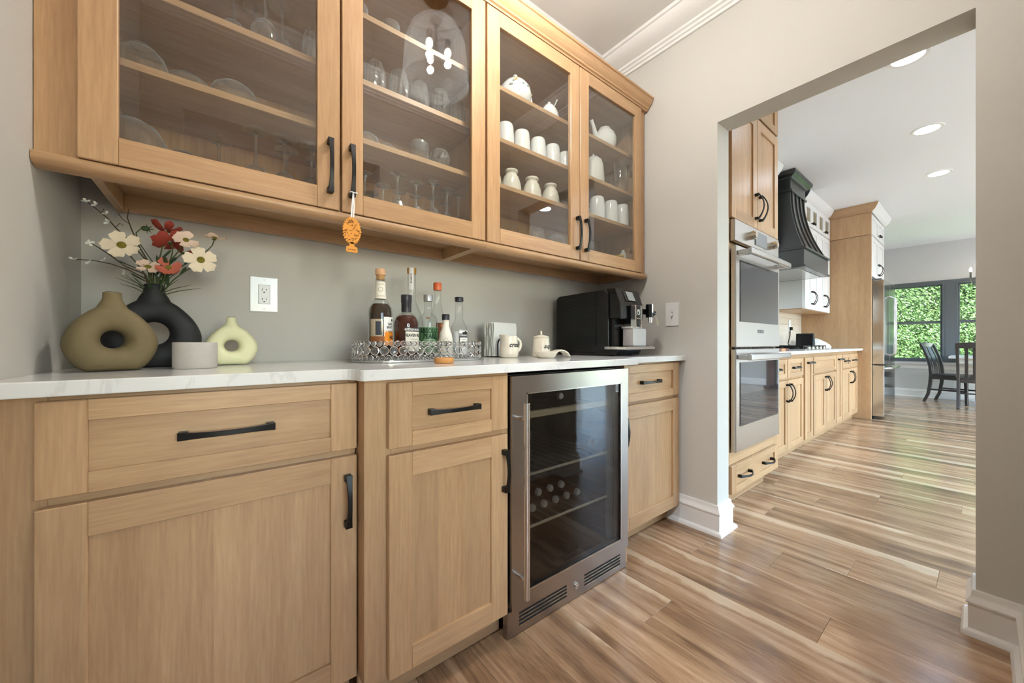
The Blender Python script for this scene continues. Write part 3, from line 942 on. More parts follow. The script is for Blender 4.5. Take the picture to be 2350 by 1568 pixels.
dv = E('double_oven', (2.72, 0.92, 0.33), label='stainless double wall oven built into the tall oak tower', cat='oven')
m_ovg = plain('oven_glass', srgb(44, 44, 46), 0.03, metal=0.0, spec=0.8, noise=0.0)
M('control_panel', MB().box(2.352, 3.094, 0.893, 0.919, 1.582, 1.708), m_steel, dv, bevel=0.002)
for x in (2.575, 2.955):
    k = MB().cyl((x, 0.893, 1.645), (x, 0.862, 1.645), 0.026, 20).cyl((x, 0.87, 1.645), (x, 0.855, 1.645), 0.02, 20)
    M('knob', k, plain('knob_steel', (0.62, 0.55, 0.44, 1), 0.25, metal=1.0), dv, smooth=True)
M('display', MB().box(2.66, 2.86, 0.889, 0.894, 1.605, 1.69), plain('grey_display', srgb(128, 130, 132), 0.2), dv)
for z0, z1, g0, g1 in ((0.957, 1.556, 1.108, 1.471), (0.340, 0.944, 0.489, 0.866)):
    od = E('oven_door', (2.72, 0.89, z0), dv)
    M('door_panel', MB().box(2.354, 3.094, 0.888, 0.918, z0, z1), m_steel, od, bevel=0.003)
    M('door_glass', MB().box(2.41, 3.058, 0.885, 0.889, g0, g1), m_ovg, od)
    hz = z1 - 0.045
    hb_ = MB().rectsweep([(2.372, 0.825, hz), (2.42, 0.822, hz), (2.72, 0.818, hz), (3.02, 0.822, hz), (3.078, 0.825, hz)], 0.034, 0.022, (0, 0, 1))
    hb_.box(2.375, 2.425, 0.83, 0.889, hz - 0.014, hz + 0.014); hb_.box(3.025, 3.075, 0.83, 0.889, hz - 0.014, hz + 0.014)
    M('handle', hb_, m_steel, od, bevel=0.004, smooth=True)
vt = MB()
for i in range(10): vt.box(2.37 + i * 0.07, 2.43 + i * 0.07, 0.900, 0.914, 0.946, 0.954)
M('vent', vt, m_dark, dv)
tx = MB(); flat_text(tx, 'BOSCH', 0.032, 2.74, 0.8872, 1.045, bold=0.0008)
M('lettering', tx, plain('logo_grey', srgb(90, 90, 92), 0.5), dv)

# ---- kitchen base cabinets
KF = 1.02


def kbase(x0, x1, label, fronts, slim=False):
    r = E('kitchen_base_cabinet', ((x0 + x1) / 2, 1.3, 0), label=label, cat='cabinet', group='oak base cabinets along the kitchen wall')
    bx_part('carcass', (x0, x1, KF + 0.001, KB - 0.002, 0.09, 0.884), wz, r, 0)
    bx_part('toe_kick', (x0, x1, KF + 0.05, KF + 0.06, 0.002, 0.09), wx, r, 0)
    for kind, a, b, z0, z1, pl in fronts:
        d = shaker(kind, r, a, b, z0, z1, KF - 0.02, 0.055, 0.04 if kind == 'drawer' else 0.055, grain='x' if kind == 'drawer' else 'z')
        for (px_, pz_, vert) in pl: pull(d, px_, KF - 0.02 + (0.009 if kind == 'drawer' else 0), pz_, 0.15, vert, 0.045)
    return r


kbase(3.118, 4.15, 'oak kitchen base cabinet nearest the ovens, two drawers over two doors',
      [('drawer', 3.15, 3.68, 0.69, 0.848, [(3.42, 0.77, False)]), ('drawer', 3.70, 4.125, 0.69, 0.848, [(3.915, 0.77, False)]),
       ('door', 3.15, 3.686, 0.095, 0.672, [(3.655, 0.57, True)]), ('door', 3.694, 4.125, 0.095, 0.672, [(3.725, 0.57, True)])])
kbase(4.152, 4.445, 'slim oak pull-out cabinet before the cooktop in the kitchen run', [('door', 4.18, 4.426, 0.095, 0.848, [(4.305, 0.80, False)])])
kbase(4.447, 5.33, 'oak kitchen base cabinet with a false drawer front under the cooktop',
      [('drawer', 4.456, 5.321, 0.69, 0.848, []), ('door', 4.456, 4.884, 0.095, 0.672, [(4.853, 0.57, True)]), ('door', 4.892, 5.321, 0.095, 0.672, [(4.923, 0.57, True)])])
kbase(5.332, 5.606, 'slim oak pull-out cabinet past the cooktop in the kitchen run', [('door', 5.345, 5.592, 0.095, 0.848, [(5.468, 0.80, False)])])
kbase(5.608, 6.538, 'oak kitchen base cabinet beside the tall refrigerator panel',
      [('drawer', 5.627, 6.02, 0.69, 0.848, [(5.82, 0.77, False)]), ('drawer', 6.035, 6.44, 0.69, 0.848, [(6.24, 0.77, False)]),
       ('door', 5.627, 6.03, 0.095, 0.672, [(6.0, 0.57, True)]), ('door', 6.038, 6.44, 0.095, 0.672, [(6.068, 0.57, True)])])
M('kitchen_countertop', MB().box(3.118, 6.538, 0.965, KB - 0.001, 0.886, 0.914), m_quartz, bevel=0.003, label='white quartz countertop along the kitchen wall beside the ovens', cat='countertop')

# ---- backsplash tiles
bs = E('backsplash', (4.8, KB - 0.005, 0.915), kind='structure')
m_tile = plain('pale_beige_tile', srgb(216, 204, 190), 0.25, noise=0.03, scale=3)
M('grout', MB().box(3.12, 6.538, KB - 0.004, KB - 0.0005, 0.9145, 1.40), plain('grout', srgb(196, 186, 174), 0.9), bs)
tc_ = None
for j in range(6):
    z0 = 0.916 + j * 0.0795
    x = 4.0 + (0.0 if j % 2 else -0.15)
    while x < 6.53:
        a, b = x + 0.001, min(x + 0.299, 6.537)
        if b - a > 0.02: M('tile', MB().box(a, b, KB - 0.010, KB - 0.003, z0, z0 + 0.0775), m_tile, bs, bevel=0.001)
        x += 0.30

# ---- cooktop
ck = E('cooktop', (4.9, 1.30, 0.9145), label='black and steel gas cooktop set in the kitchen counter', cat='cooktop')
M('plate', MB().box(4.45, 5.35, 1.06, 1.55, 0.9145, 0.922), m_steel, ck, bevel=0.002)
for i in range(3):
    g = MB(); gx = 4.475 + i * 0.295
    for a in (0.0, 0.26): g.box(gx + a, gx + a + 0.012, 1.09, 1.53, 0.944, 0.956)
    for yy in (1.09, 1.2, 1.31, 1.42, 1.518): g.box(gx, gx + 0.272, yy, yy + 0.012, 0.944, 0.956)
    for a in (0.0, 0.26):
        for yy in (1.09, 1.518): g.box(gx + a, gx + a + 0.012, yy, yy + 0.012, 0.9215, 0.945)
    M('grate', g, m_black, ck)
    for yy in (1.2, 1.42): M('burner', MB().lathe([(0.05, 0), (0.05, 0.01), (0.035, 0.014), (0.035, 0.02), (0, 0.021)], 16, (gx + 0.136, yy, 0.922)), m_dark, ck, smooth=True)
for i in range(5): M('knob', MB().lathe([(0.02, 0), (0.019, 0.022), (0, 0.023)], 14, (4.62 + i * 0.14, 1.082, 0.922)), m_steel, ck, smooth=True)

cb = E('cutting_board', (3.75, 1.17, 0.9145), label='striped wooden cutting board lying on the kitchen counter by the ovens', cat='cutting board')
for i, m_ in enumerate((srgb(206, 140, 84), srgb(110, 58, 36), srgb(206, 140, 84), srgb(96, 50, 34))):
    M('strip', MB().box(3.55 + i * 0.1, 3.65 + i * 0.1, 1.06, 1.28, 0.9145, 0.934), plain('board_strip_%d' % i, m_, 0.45, noise=0.12, scale=12), cb)

# ---- smart speaker display, its plug and a folded cloth
sd = E('smart_display', (5.62, 1.345, 0.9145), label='small black square smart display standing on the kitchen counter', cat='display')
M('housing', MB().prism([(5.58, 0.9145), (5.68, 0.9145), (5.64, 1.10), (5.60, 1.10)], 'y', 1.26, 1.435), plain('black_fabric_case', srgb(28, 30, 32), 0.7), sd, bevel=0.006)
M('screen', MB().prism([(5.5785, 0.93), (5.5805, 0.93), (5.5985, 1.088), (5.5965, 1.088)], 'y', 1.27, 1.425), plain('dark_screen', srgb(14, 15, 17), 0.25, spec=0.3), sd)
cdp = [(5.66, 1.44, 0.93), (5.7, 1.50, 0.925), (5.8, 1.57, 0.97), (5.95, 1.59, 1.08), (6.0, 1.60, 1.16)]
M('power_cord', MB().tube(cdp, 0.006, 6).box(5.975, 6.025, 1.575, 1.608, 1.155, 1.195), m_black, label='black power cord and plug running from the smart display to the outlet', cat='cord', smooth=True)
ko = E('kitchen_outlet', (6.0, 1.607, 1.13), label='white outlet plate on the beige tile backsplash behind the smart display', cat='outlet')
M('plate', MB().box(5.955, 6.045, 1.602, 1.6095, 1.14, 1.29), m_white, ko, bevel=0.002)
M('socket', MB().box(5.98, 6.02, 1.5995, 1.6025, 1.225, 1.265), m_white, ko)
cl = MB(); rr = random.Random(4)
nu, nv = 26, 12
for j in range(nv + 1):
    for i in range(nu):
        a = 2 * PI * i / nu; t = j / nv
        r_ = (1 - 0.75 * max(0, t - 0.45) / 0.55) * (1 + 0.08 * math.sin(a * 5 + t * 9) + 0.05 * math.sin(a * 9 - 4 * t))
        cl.v.append((6.12 + 0.22 * r_ * math.cos(a), 1.38 + 0.16 * r_ * math.sin(a), 0.9145 + 0.115 * t * (1 + 0.12 * math.sin(a * 4))))
for j in range(nv):
    for i in range(nu):
        cl.f.append((j * nu + i, j * nu + (i + 1) % nu, (j + 1) * nu + (i + 1) % nu, (j + 1) * nu + i)); cl.m.append(0)
cl.f.append(tuple(nv * nu + i for i in range(nu))); cl.m.append(0)
M('kitchen_cloth', cl, plain('striped_linen', srgb(222, 214, 202), 0.9, noise=0.12, scale=9, bump=0.4), smooth=True, label='crumpled off-white cloth heaped on the counter before the tall oak panel', cat='cloth')

# ---- range hood
hood = E('range_hood', (4.9, 1.35, 1.72), label='black curved range hood with raised ribs above the cooktop', cat='range hood')
m_hood = plain('charcoal_hood_paint', srgb(44, 46, 47), 0.26, spec=0.8)
HX0, HX1 = 4.45, 5.35
M('band', MB().box(HX0, HX1, 1.075, KB - 0.002, 1.745, 1.905), m_hood, hood, bevel=0.003)
M('band_lip', MB().box(HX0 - 0.015, HX1 + 0.015, 1.058, KB - 0.002, 1.905, 1.925).box(HX0 - 0.012, HX1 + 0.012, 1.062, KB - 0.002, 1.725, 1.747), m_hood, hood, bevel=0.003)
M('filter', MB().box(HX0 + 0.06, HX1 - 0.06, 1.13, KB - 0.05, 1.72, 1.732), m_steel, hood)
nz_ = 14
prof = []
for i in range(nz_ + 1):
    t = i / nz_
    w = 0.44 - 0.19 * (1 - (1 - t) ** 1.9) ; yf = 1.085 + 0.155 * (1 - (1 - t) ** 2.0)
    prof.append((w, yf, 1.925 + 0.645 * t))
hb2 = MB()
for w, yf, z in prof: hb2.v += [(4.9 - w, yf, z), (4.9 + w, yf, z), (4.9 + w, KB - 0.002, z), (4.9 - w, KB - 0.002, z)]
for i in range(nz_):
    for k in range(4):
        hb2.f.append((i * 4 + k, i * 4 + (k + 1) % 4, (i + 1) * 4 + (k + 1) % 4, (i + 1) * 4 + k)); hb2.m.append(0)
hb2.f += [(3, 2, 1, 0), tuple(nz_ * 4 + k for k in range(4))]; hb2.m += [0, 0]
M('flue', hb2, m_hood, hood, smooth=True, angle=30)
for s in (-0.78, -0.26, 0.26, 0.78):
    rb = MB().rectsweep([(4.9 + w * s, yf - 0.004, z) for w, yf, z in prof], 0.03, 0.012, (1, 0, 0))
    M('rib', rb, m_hood, hood, smooth=True, angle=40)
M('neck', MB().box(4.64, 5.16, 1.235, KB - 0.002, 2.57, 2.70), m_hood, hood, bevel=0.003)
M('neck_lip', MB().box(4.628, 5.172, 1.222, KB - 0.002, 2.56, 2.582), m_hood, hood, bevel=0.003)
hc = [(0.0, 2.69), (0.012, 2.69), (0.02, 2.705), (0.05, 2.725), (0.055, 2.738), (0.055, CE - 0.002), (0, CE - 0.002)]
ccb = MB()
loop = []
for d_, z in hc: loop.append([(4.64 - d_, KB - 0.002, z), (4.64 - d_, 1.235 - d_, z), (5.16 + d_, 1.235 - d_, z), (5.16 + d_, KB - 0.002, z)])
for q in loop: ccb.v += q
n_ = len(hc)
for i in range(n_ - 1):
    for k in range(3): ccb.f.append((i * 4 + k, i * 4 + k + 1, (i + 1) * 4 + k + 1, (i + 1) * 4 + k)); ccb.m.append(0)
M('cornice', ccb, m_hood, hood)

# ---- white kitchen wall cabinets
UF = 1.31


def kupper(x0, x1, doors, label):
    r = E('kitchen_wall_cabinet', ((x0 + x1) / 2, 1.45, 1.385), label=label, cat='cabinet', group='white wall cabinets in the kitchen')
    M('carcass', MB().box(x0, x1, UF, KB - 0.002, 1.395, 2.66), m_white, r)
    M('underside', MB().box(x0 + 0.004, x1 - 0.004, UF + 0.004, KB - 0.004, 1.385, 1.395), wx, r)
    for a, b, hx in doors:
        d = shaker('door', r, a, b, 1.39, 2.375, UF - 0.02, 0.06, paint=m_white)
        pull(d, hx, UF - 0.02, 1.53, 0.16, True, 0.05)
        d = E('upper_door', ((a + b) / 2, UF - 0.02, 2.39), r)
        st2 = 0.06
        for q in ((a, a + st2, 2.39, 2.655), (b - st2, b, 2.39, 2.655)): bx_part('stile', (q[0], q[1], UF - 0.02, UF, q[2], q[3]), m_white, d)
        for q in ((2.39, 2.44), (2.605, 2.655)): bx_part('rail', (a + st2, b - st2, UF - 0.0195, UF, q[0], q[1]), m_white, d)
        M('pane', MB().box(a + st2, b - st2, UF - 0.010, UF - 0.006, 2.44, 2.605), plain('amber_grey_glass', srgb(150, 138, 112), 0.1), d)
        M('knob', MB().ell((hx, UF - 0.045, 2.43), 0.013, 0.013, 0.013, 10, 6).cyl((hx, UF - 0.04, 2.43), (hx, UF - 0.018, 2.43), 0.006, 8), m_black, d, smooth=True)
    return r


kupper(3.12, 4.43, [(3.14, 3.58, 3.545), (3.584, 4.02, 3.62)], 'white wall cabinet between the oven tower and the black range hood')
kupper(5.365, 6.536, [(5.385, 5.66, 5.63), (5.664, 5.94, 5.694), (5.944, 6.225, 6.195), (6.229, 6.51, 6.26)], 'white wall cabinet between the black range hood and the tall oak panel')
kc = [(0, 2.66), (0.01, 2.66), (0.014, 2.672), (0.03, 2.68), (0.05, 2.705), (0.066, 2.735), (0.072, 2.75), (0.075, CE - 0.002), (0, CE - 0.002)]


def kcorn(name, x0, x1, yw, label, mat, ret=False):
    mb = MB()
    n = len(kc)
    for (a, m_) in ((x0, -1 if ret else 0), (x1, 0)):
        for d_, z in kc: mb.v.append((a + m_ * d_, yw - d_, z))
    if ret:
        base = len(mb.v)
        for d_, z in kc: mb.v.append((x0 - d_, KB - 0.002, z))
    for i in range(n - 1):
        mb.f.append((i, i + 1, n + i + 1, n + i)); mb.m.append(0)
        if ret: mb.f.append((2 * n + i, 2 * n + i + 1, i + 1, i)); mb.m.append(1)
    mb.f.append(tuple(range(n, 2 * n))); mb.m.append(0)
    M(name, mb, mat, smooth=True, angle=30, label=label, cat='cornice', group='cornices over the kitchen cabinets')


kcorn('kitchen_cornice', 3.12, 4.43, UF, 'white cornice over the wall cabinet next to the oven tower', m_white)
kcorn('kitchen_cornice', 5.365, 6.46, UF, 'white cornice over the wall cabinet past the black hood', m_white)
kcorn('kitchen_cornice', TX0, TX1, TF, 'oak cornice crowning the oven tower', wx)

# ---- tall panel, refrigerator and the cabinet over it
tp = E('refrigerator_gable', (6.56, 1.25, 0), label='tall honey oak side panel enclosing the refrigerator', cat='panel')
bx_part('lower_panel', (6.54, 6.572, 0.885, KB - 0.002, 0.002, 2.372), wz, tp, 0.002)
bx_part('upper_panel', (6.54, 6.572, 0.885, KB - 0.002, 2.378, 2.66), wz, tp, 0.002)
oc = E('cabinet_over_refrigerator', (7.05, 1.25, 1.83), label='white cabinet mounted over the refrigerator with stacked doors', cat='cabinet')
M('carcass', MB().box(6.575, 7.53, 0.905, KB - 0.002, 1.84, 2.66), m_white, oc)
for a, b, hx in ((6.59, 7.05, 7.0), (7.06, 7.515, 7.1)):
    d = shaker('door', oc, a, b, 1.845, 2.365, 0.885, 0.06, paint=m_white); pull(d, hx, 0.885, 1.97, 0.15, True, 0.05)
    d = shaker('door', oc, a, b, 2.39, 2.65, 0.885, 0.055, paint=m_white)
    M('knob', MB().ell((hx, 0.86, 2.43), 0.013, 0.013, 0.013, 10, 6).cyl((hx, 0.865, 2.43), (hx, 0.886, 2.43), 0.006, 8), m_black, d, smooth=True)
kcorn('kitchen_cornice', 6.54, 7.55, 0.885, 'cornice crowning the tall refrigerator panel and the cabinet over it', [m_white, wy], True)

rf = E('refrigerator', (7.05, 1.2, 0), label='stainless french door refrigerator with freezer drawer beyond the oak panel', cat='refrigerator')
m_rside = plain('grey_fridge_side', srgb(150, 142, 138), 0.4, metal=0.5)
M('body', MB().box(6.60, 7.50, 0.895, KB - 0.03, 0.04, 1.79), m_rside, rf)
M('plinth', MB().box(6.61, 7.49, 0.87, 0.92, 0.002, 0.045), m_dark, rf)
m_rfront = plain('fridge_front_steel', (0.66, 0.66, 0.66, 1), 0.12, metal=1.0, noise=0.0)
for a, b, z0, z1 in ((6.60, 7.047, 0.71, 1.79), (7.053, 7.50, 0.71, 1.79), (6.60, 7.50, 0.045, 0.70)):
    d = E('door' if z0 > 0.5 else 'freezer_drawer', ((a + b) / 2, 0.78, z0), rf)
    M('door_panel', MB().box(a, b, 0.775, 0.888, z0, z1), m_rfront, d, bevel=0.006, seg=2)
    if z0 > 0.5:
        hx = b - 0.05 if a < 7 else a + 0.05
        M('handle', MB().tube([(hx, 0.776, 0.82), (hx, 0.725, 0.84), (hx, 0.72, 1.2), (hx, 0.725, 1.58), (hx, 0.776, 1.6)], 0.011, 8), m_steel, d, smooth=True)
    else:
        M('handle', MB().tube([(6.68, 0.776, 0.655), (6.69, 0.725, 0.66), (7.05, 0.718, 0.66), (7.41, 0.725, 0.66), (7.42, 0.776, 0.655)], 0.014, 8), m_steel, d, smooth=True)
for x in (6.66, 7.44): M('hinge_cover', MB().box(x - 0.04, x + 0.04, 0.80, 0.90, 1.791, 1.812), plain('hinge_grey', srgb(120, 120, 120), 0.4), rf, bevel=0.004)

# ---- dining table and chairs
m_chair = wood('espresso_stained_wood', 'z', srgb(38, 33, 31), srgb(62, 55, 51), 0.35)


def make_chair(label, loc, rz):
    """Origin on the floor under the seat centre; the sitter looks towards local +Y."""
    r = E('dining_chair', loc, label=label, cat='chair', group='dark dining chairs around the table', rz=rz)
    sw = 0.225
    L('seat', MB().prism([(-sw + 0.02, -0.2), (sw - 0.02, -0.2), (sw + 0.01, 0.22), (-sw - 0.01, 0.22)], 'z', 0.445, 0.468), m_chair, r, bevel=0.006)
    for s in (-1, 1):
        path = [(s * 0.195, -0.275, 0.0), (s * 0.195, -0.225, 0.13), (s * 0.195, -0.2, 0.3), (s * 0.195, -0.19, 0.46), (s * 0.197, -0.2, 0.6), (s * 0.2, -0.235, 0.76), (s * 0.203, -0.29, 0.92), (s * 0.205, -0.315, 0.975)]
        L('back_leg', MB().rectsweep(path, 0.032, [0.034, 0.036, 0.04, 0.042, 0.038, 0.034, 0.03, 0.026], (1, 0, 0)), m_chair, r, bevel=0.003, smooth=True, angle=30)
        L('front_leg', MB().rectsweep([(s * 0.2, 0.205, 0.0), (s * 0.2, 0.2, 0.25), (s * 0.2, 0.195, 0.446)], [0.03, 0.034, 0.04], [0.03, 0.034, 0.04], (1, 0, 0)), m_chair, r, bevel=0.003)
        L('stretcher', MB().box(s * 0.2 - 0.01, s * 0.2 + 0.01, -0.2, 0.2, 0.2, 0.225), m_chair, r, bevel=0.002)
        L('apron', MB().box(s * 0.2 - 0.011, s * 0.2 + 0.011, -0.19, 0.19, 0.385, 0.446), m_chair, r, bevel=0.002)
    L('apron', MB().box(-0.19, 0.19, 0.185, 0.205, 0.385, 0.446), m_chair, r, bevel=0.002)
    L('apron', MB().box(-0.19, 0.19, -0.205, -0.185, 0.385, 0.446), m_chair, r, bevel=0.002)
    L('stretcher', MB().box(-0.2, 0.2, -0.01, 0.01, 0.2, 0.222), m_chair, r, bevel=0.002)
    tr_ = MB().rectsweep([(-0.22, -0.305, 0.945), (-0.12, -0.325, 0.948), (0, -0.332, 0.95), (0.12, -0.325, 0.948), (0.22, -0.305, 0.945)], [0.075, 0.085, 0.09, 0.085, 0.075], 0.024, (0, 0, 1))
    L('top_rail', tr_, m_chair, r, bevel=0.004, smooth=True, angle=30)
    for q, w in ((0.0, 0.11), (-0.115, 0.035), (0.115, 0.035)):
        sp = MB().rectsweep([(q, -0.19, 0.465), (q, -0.205, 0.6), (q, -0.24, 0.76), (q, -0.295, 0.92)], w, 0.012, (1, 0, 0))
        L('splat', sp, m_chair, r, bevel=0.002)
    return r


make_chair('dark wood dining chair seen side on before the window', (9.45, 0.303, 0), PI - 0.28)
make_chair('dark wood dining chair turned back on, partly hidden by the opening edge', (8.93, 0.04, 0), -PI / 2)
dt = E('dining_table', (9.5, -0.35, 0), label='pale topped dining table beyond the dark chairs by the windows', cat='table')
M('table_top', MB().box(9.12, 9.88, -1.45, 0.345, 0.735, 0.775), plain('pale_table_top', srgb(206, 202, 196), 0.3), dt, bevel=0.006)
M('apron', MB().box(9.2, 9.8, -1.38, 0.27, 0.66, 0.735), bpy.data.materials['pale_table_top'], dt)
for yy in (-1.1, 0.0): M('pedestal', MB().box(9.42, 9.58, yy - 0.08, yy + 0.08, 0.05, 0.66).box(9.2, 9.8, yy - 0.06, yy + 0.06, 0.002, 0.07), plain('table_base', srgb(96, 60, 46), 0.45) if yy < -1 else bpy.data.materials['table_base'], dt, bevel=0.006)

# ---- chandelier over the table
chd = E('chandelier', (9.45, -0.25, 2.0), label='candle style chandelier over the dining table, half hidden by the opening edge', cat='chandelier')
m_nickel = plain('grey_nickel', srgb(120, 118, 116), 0.3, metal=0.9)
M('stem', MB().cyl((9.45, -0.25, 1.93), (9.45, -0.25, CE - 0.002), 0.01, 10).lathe([(0.06, 0), (0.06, 0.02)], 16, (9.45, -0.25, CE - 0.023)).ell((9.45, -0.25, 1.95), 0.035, 0.035, 0.05), m_nickel, chd, smooth=True)
m_flame = emission('candle_bulb', (1.0, 0.93, 0.82, 1), 30)
for k in range(6):
    a = 2 * PI * k / 6 + PI / 2 - 0.15
    dx, dy = math.cos(a), math.sin(a)
    arm = E('arm', (9.45, -0.25, 1.95), chd)
    P_ = lambda r, z: (9.45 + dx * r, -0.25 + dy * r, z)
    M('branch', MB().tube([P_(0.03, 1.95), P_(0.14, 1.91), P_(0.27, 1.90), P_(0.36, 1.94), P_(0.38, 2.03)], 0.008, 7), m_nickel, arm, smooth=True)
    M('candle', MB().lathe([(0.022, 0), (0.012, 0.02), (0.012, 0.1)], 10, P_(0.38, 2.03)), m_nickel, arm, smooth=True)
    M('bulb', MB().lathe([(0.008, 0), (0.018, 0.02), (0.016, 0.045), (0.0, 0.08)], 10, P_(0.38, 2.13)), m_flame, arm, smooth=True)

# ---- recessed lamps
m_lens = emission('lamp_lens', (1.0, 0.98, 0.95, 1), 14)


def recessed(x, y, label, group, watts, size=0.15, col=(0.47, 0.70, 1.0)):
    r = E('recessed_light', (x, y, CE), label=label, cat='ceiling light', group=group)
    M('trim_ring', MB().lathe([(0.075, -0.002), (0.075, -0.005), (0.095, -0.006), (0.098, -0.001)], 28, (x, y, CE), cap0=False, cap1=False), m_trim, r, smooth=True)
    M('lens', MB().lathe([(0.076, -0.003), (0.076, -0.0045)], 28, (x, y, CE)), m_lens, r)
    ld = bpy.data.lights.new('recessed_lamp', 'AREA')
    ld.shape = 'DISK'; ld.size = size; ld.energy = watts; ld.color = col; ld.spread = math.radians(150)
    lo = bpy.data.objects.new('recessed_lamp', ld)
    C.objects.link(lo); lo.parent = r; lo.location = (0, 0, -0.012)


for i, (x, lab) in enumerate(((3.366, 'recessed ceiling light nearest the opening, cut by its lintel'), (4.63, 'recessed kitchen ceiling light, middle of the row seen through the opening'), (5.92, 'recessed kitchen ceiling light, farthest of the row seen through the opening'))):
    recessed(x, 0.29, lab, 'recessed kitchen lights', KITCHEN_W * 0.16)
for i, x in enumerate((3.37, 4.63, 5.92, 7.3)):  # unseen rows added to brighten the kitchen
    for y in (-1.1, -2.9):
        recessed(x, y, '%s added recessed fill light from the opening, %s row hidden by the partition wall' % (('first', 'second', 'third', 'fourth')[i], 'nearer' if y > -2 else 'farther'), 'added kitchen fill lights out of sight', KITCHEN_W * 1.4)
recessed(1.25, -0.75, 'added fill light in the hall ceiling on the kitchen side', 'added hall fill lights', HALL_FILL_W * 0.15, 0.15, (0.78, 0.89, 1.0))  # unseen lamp added to lift the left wall
recessed(-0.55, -0.75, 'added fill light in the hall ceiling behind the pantry', 'added hall fill lights', HALL_FILL_W, 0.15, (0.78, 0.89, 1.0))  # unseen lamp added to lift the right wall and floor
for a, b, yw, z0, z1 in ((2.9, 5.3, KY - 0.11, 0.03, 2.15), (6.1, 8.5, KY - 0.11, 0.03, 2.15), (-0.45, 1.05, -2.295, 0.75, 2.0)):
    pd_ = bpy.data.lights.new('window_portal', 'AREA'); pd_.shape = 'RECTANGLE'; pd_.size = b - a; pd_.size_y = z1 - z0
    pd_.cycles.is_portal = True
    po = bpy.data.objects.new('window_portal', pd_); C.objects.link(po)
    po.location = ((a + b) / 2, yw, (z0 + z1) / 2); po.rotation_euler = (PI / 2, 0, 0)

# ================================================================ things on the pantry counter
TZ = 0.9145


def smooth_closed(pts, n):
    """Catmull-Rom through a closed list of points."""
    out = []; m_ = len(pts)
    for i in range(m_):
        p0, p1, p2, p3 = (Vector(pts[(i + k - 1) % m_]) for k in range(4))
        for q in range(n):
            t = q / n
            out.append(0.5 * ((2 * p1) + (-p0 + p2) * t + (2 * p0 - 5 * p1 + 4 * p2 - p3) * t * t + (-p0 + 3 * p1 - 3 * p2 + p3) * t ** 3))
    return out


def donut_vase(label, loc, hw, h, hole_z, hole_r, neck_r, depth, mat, rz):
    r = E('donut_vase', loc, label=label, cat='vase', group='round hollow-centred vases', rz=rz)
    mb = MB()
    nr = neck_r
    right = [(hw * 0.30, 0.0), (hw * 0.56, h * 0.004), (hw * 0.82, h * 0.11), (hw * 0.985, h * 0.27), (hw * 1.0, h * 0.40), (hw * 0.87, h * 0.55), (hw * 0.65, h * 0.68), (hw * 0.40, h * 0.78), (hw * 0.16, h * 0.82)]
    pts = right + [(-x, z) for x, z in right[::-1]]
    outl = smooth_closed(pts, 5)
    n = len(outl); seg = 24
    for p in outl:
        a = math.atan2(p[1] - hole_z, p[0])
        q = Vector((hole_r * math.cos(a), hole_z + hole_r * math.sin(a)))
        mid = (p + q) / 2; dv_ = (p - q) / 2
        up = min(1.0, max(0.0, (p[1] - h * 0.5) / (h * 0.4)))
        tk = depth * (1 - 0.35 * up)
        for k in range(seg):
            th = 2 * PI * k / seg
            c_, s_ = math.cos(th), math.sin(th)
            v = mid + dv_ * math.copysign(abs(c_) ** 0.85, c_)
            mb.v.append((v[0], tk * math.copysign(abs(s_) ** 0.85, s_), max(0.0, v[1])))
    for i in range(n):
        for k in range(seg):
            mb.f.append((i * seg + k, i * seg + (k + 1) % seg, ((i + 1) % n) * seg + (k + 1) % seg, ((i + 1) % n) * seg + k)); mb.m.append(0)
    # neck, flowing into the shoulders
    st = len(mb.v); sg = 28
    rows = [(0.0, 0.60), (hw * 0.34, 0.60), (hw * 0.44, 0.70), (hw * 0.36, 0.775), (nr * 1.42, 0.84), (nr * 1.08, 0.895), (nr * 0.98, 0.945), (nr * 1.04, 0.985), (nr * 1.0, 1.0), (0.0, 1.0)]
    for rr_, z in rows:
        for k in range(sg):
            a = 2 * PI * k / sg
            mb.v.append((rr_ * math.cos(a), min(rr_, depth * 0.62) * math.sin(a), h * z))
    for i in range(len(rows) - 1):
        for k in range(sg):
            mb.f.append((st + i * sg + k, st + i * sg + (k + 1) % sg, st + (i + 1) * sg + (k + 1) % sg, st + (i + 1) * sg + k)); mb.m.append(0)
    bo = L('body', mb, mat, r, smooth=True, angle=180)
    rm_ = bo.modifiers.new('remesh', 'REMESH'); rm_.mode = 'VOXEL'; rm_.voxel_size = 0.0022; rm_.use_smooth_shade = True
    sm_ = bo.modifiers.new('smooth', 'SMOOTH'); sm_.factor = 0.5; sm_.iterations = 14
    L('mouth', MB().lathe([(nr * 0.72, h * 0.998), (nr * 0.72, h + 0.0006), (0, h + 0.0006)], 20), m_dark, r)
    return r


donut_vase('large olive brown donut vase standing in front at the wall on the left', (-0.2035, 1.285, TZ), 0.0785, 0.187, 0.074, 0.0205, 0.0165, 0.040, plain('olive_matte_ceramic', srgb(114, 100, 68), 0.75, noise=0.06, scale=120, bump=0.05), 0.30)
donut_vase('tall black donut vase holding the bouquet of flowers', (-0.143, 1.40, TZ), 0.099, 0.226, 0.092, 0.031, 0.0215, 0.036, plain('black_matte_ceramic', srgb(26, 27, 29), 0.65, noise=0.08, scale=150, bump=0.05), 0.0)
donut_vase('small pale yellow donut vase standing under the wall outlet', (0.026, 1.425, TZ), 0.0665, 0.146, 0.058, 0.0175, 0.0125, 0.028, plain('pale_yellow_matte_ceramic', srgb(228, 226, 184), 0.7, noise=0.02, scale=120), 0.0)
bw = [(0.0, 0.0), (0.045, 0.0), (0.0465, 0.004), (0.0465, 0.066), (0.045, 0.068), (0.038, 0.068), (0.037, 0.064), (0.035, 0.045), (0, 0.044)]
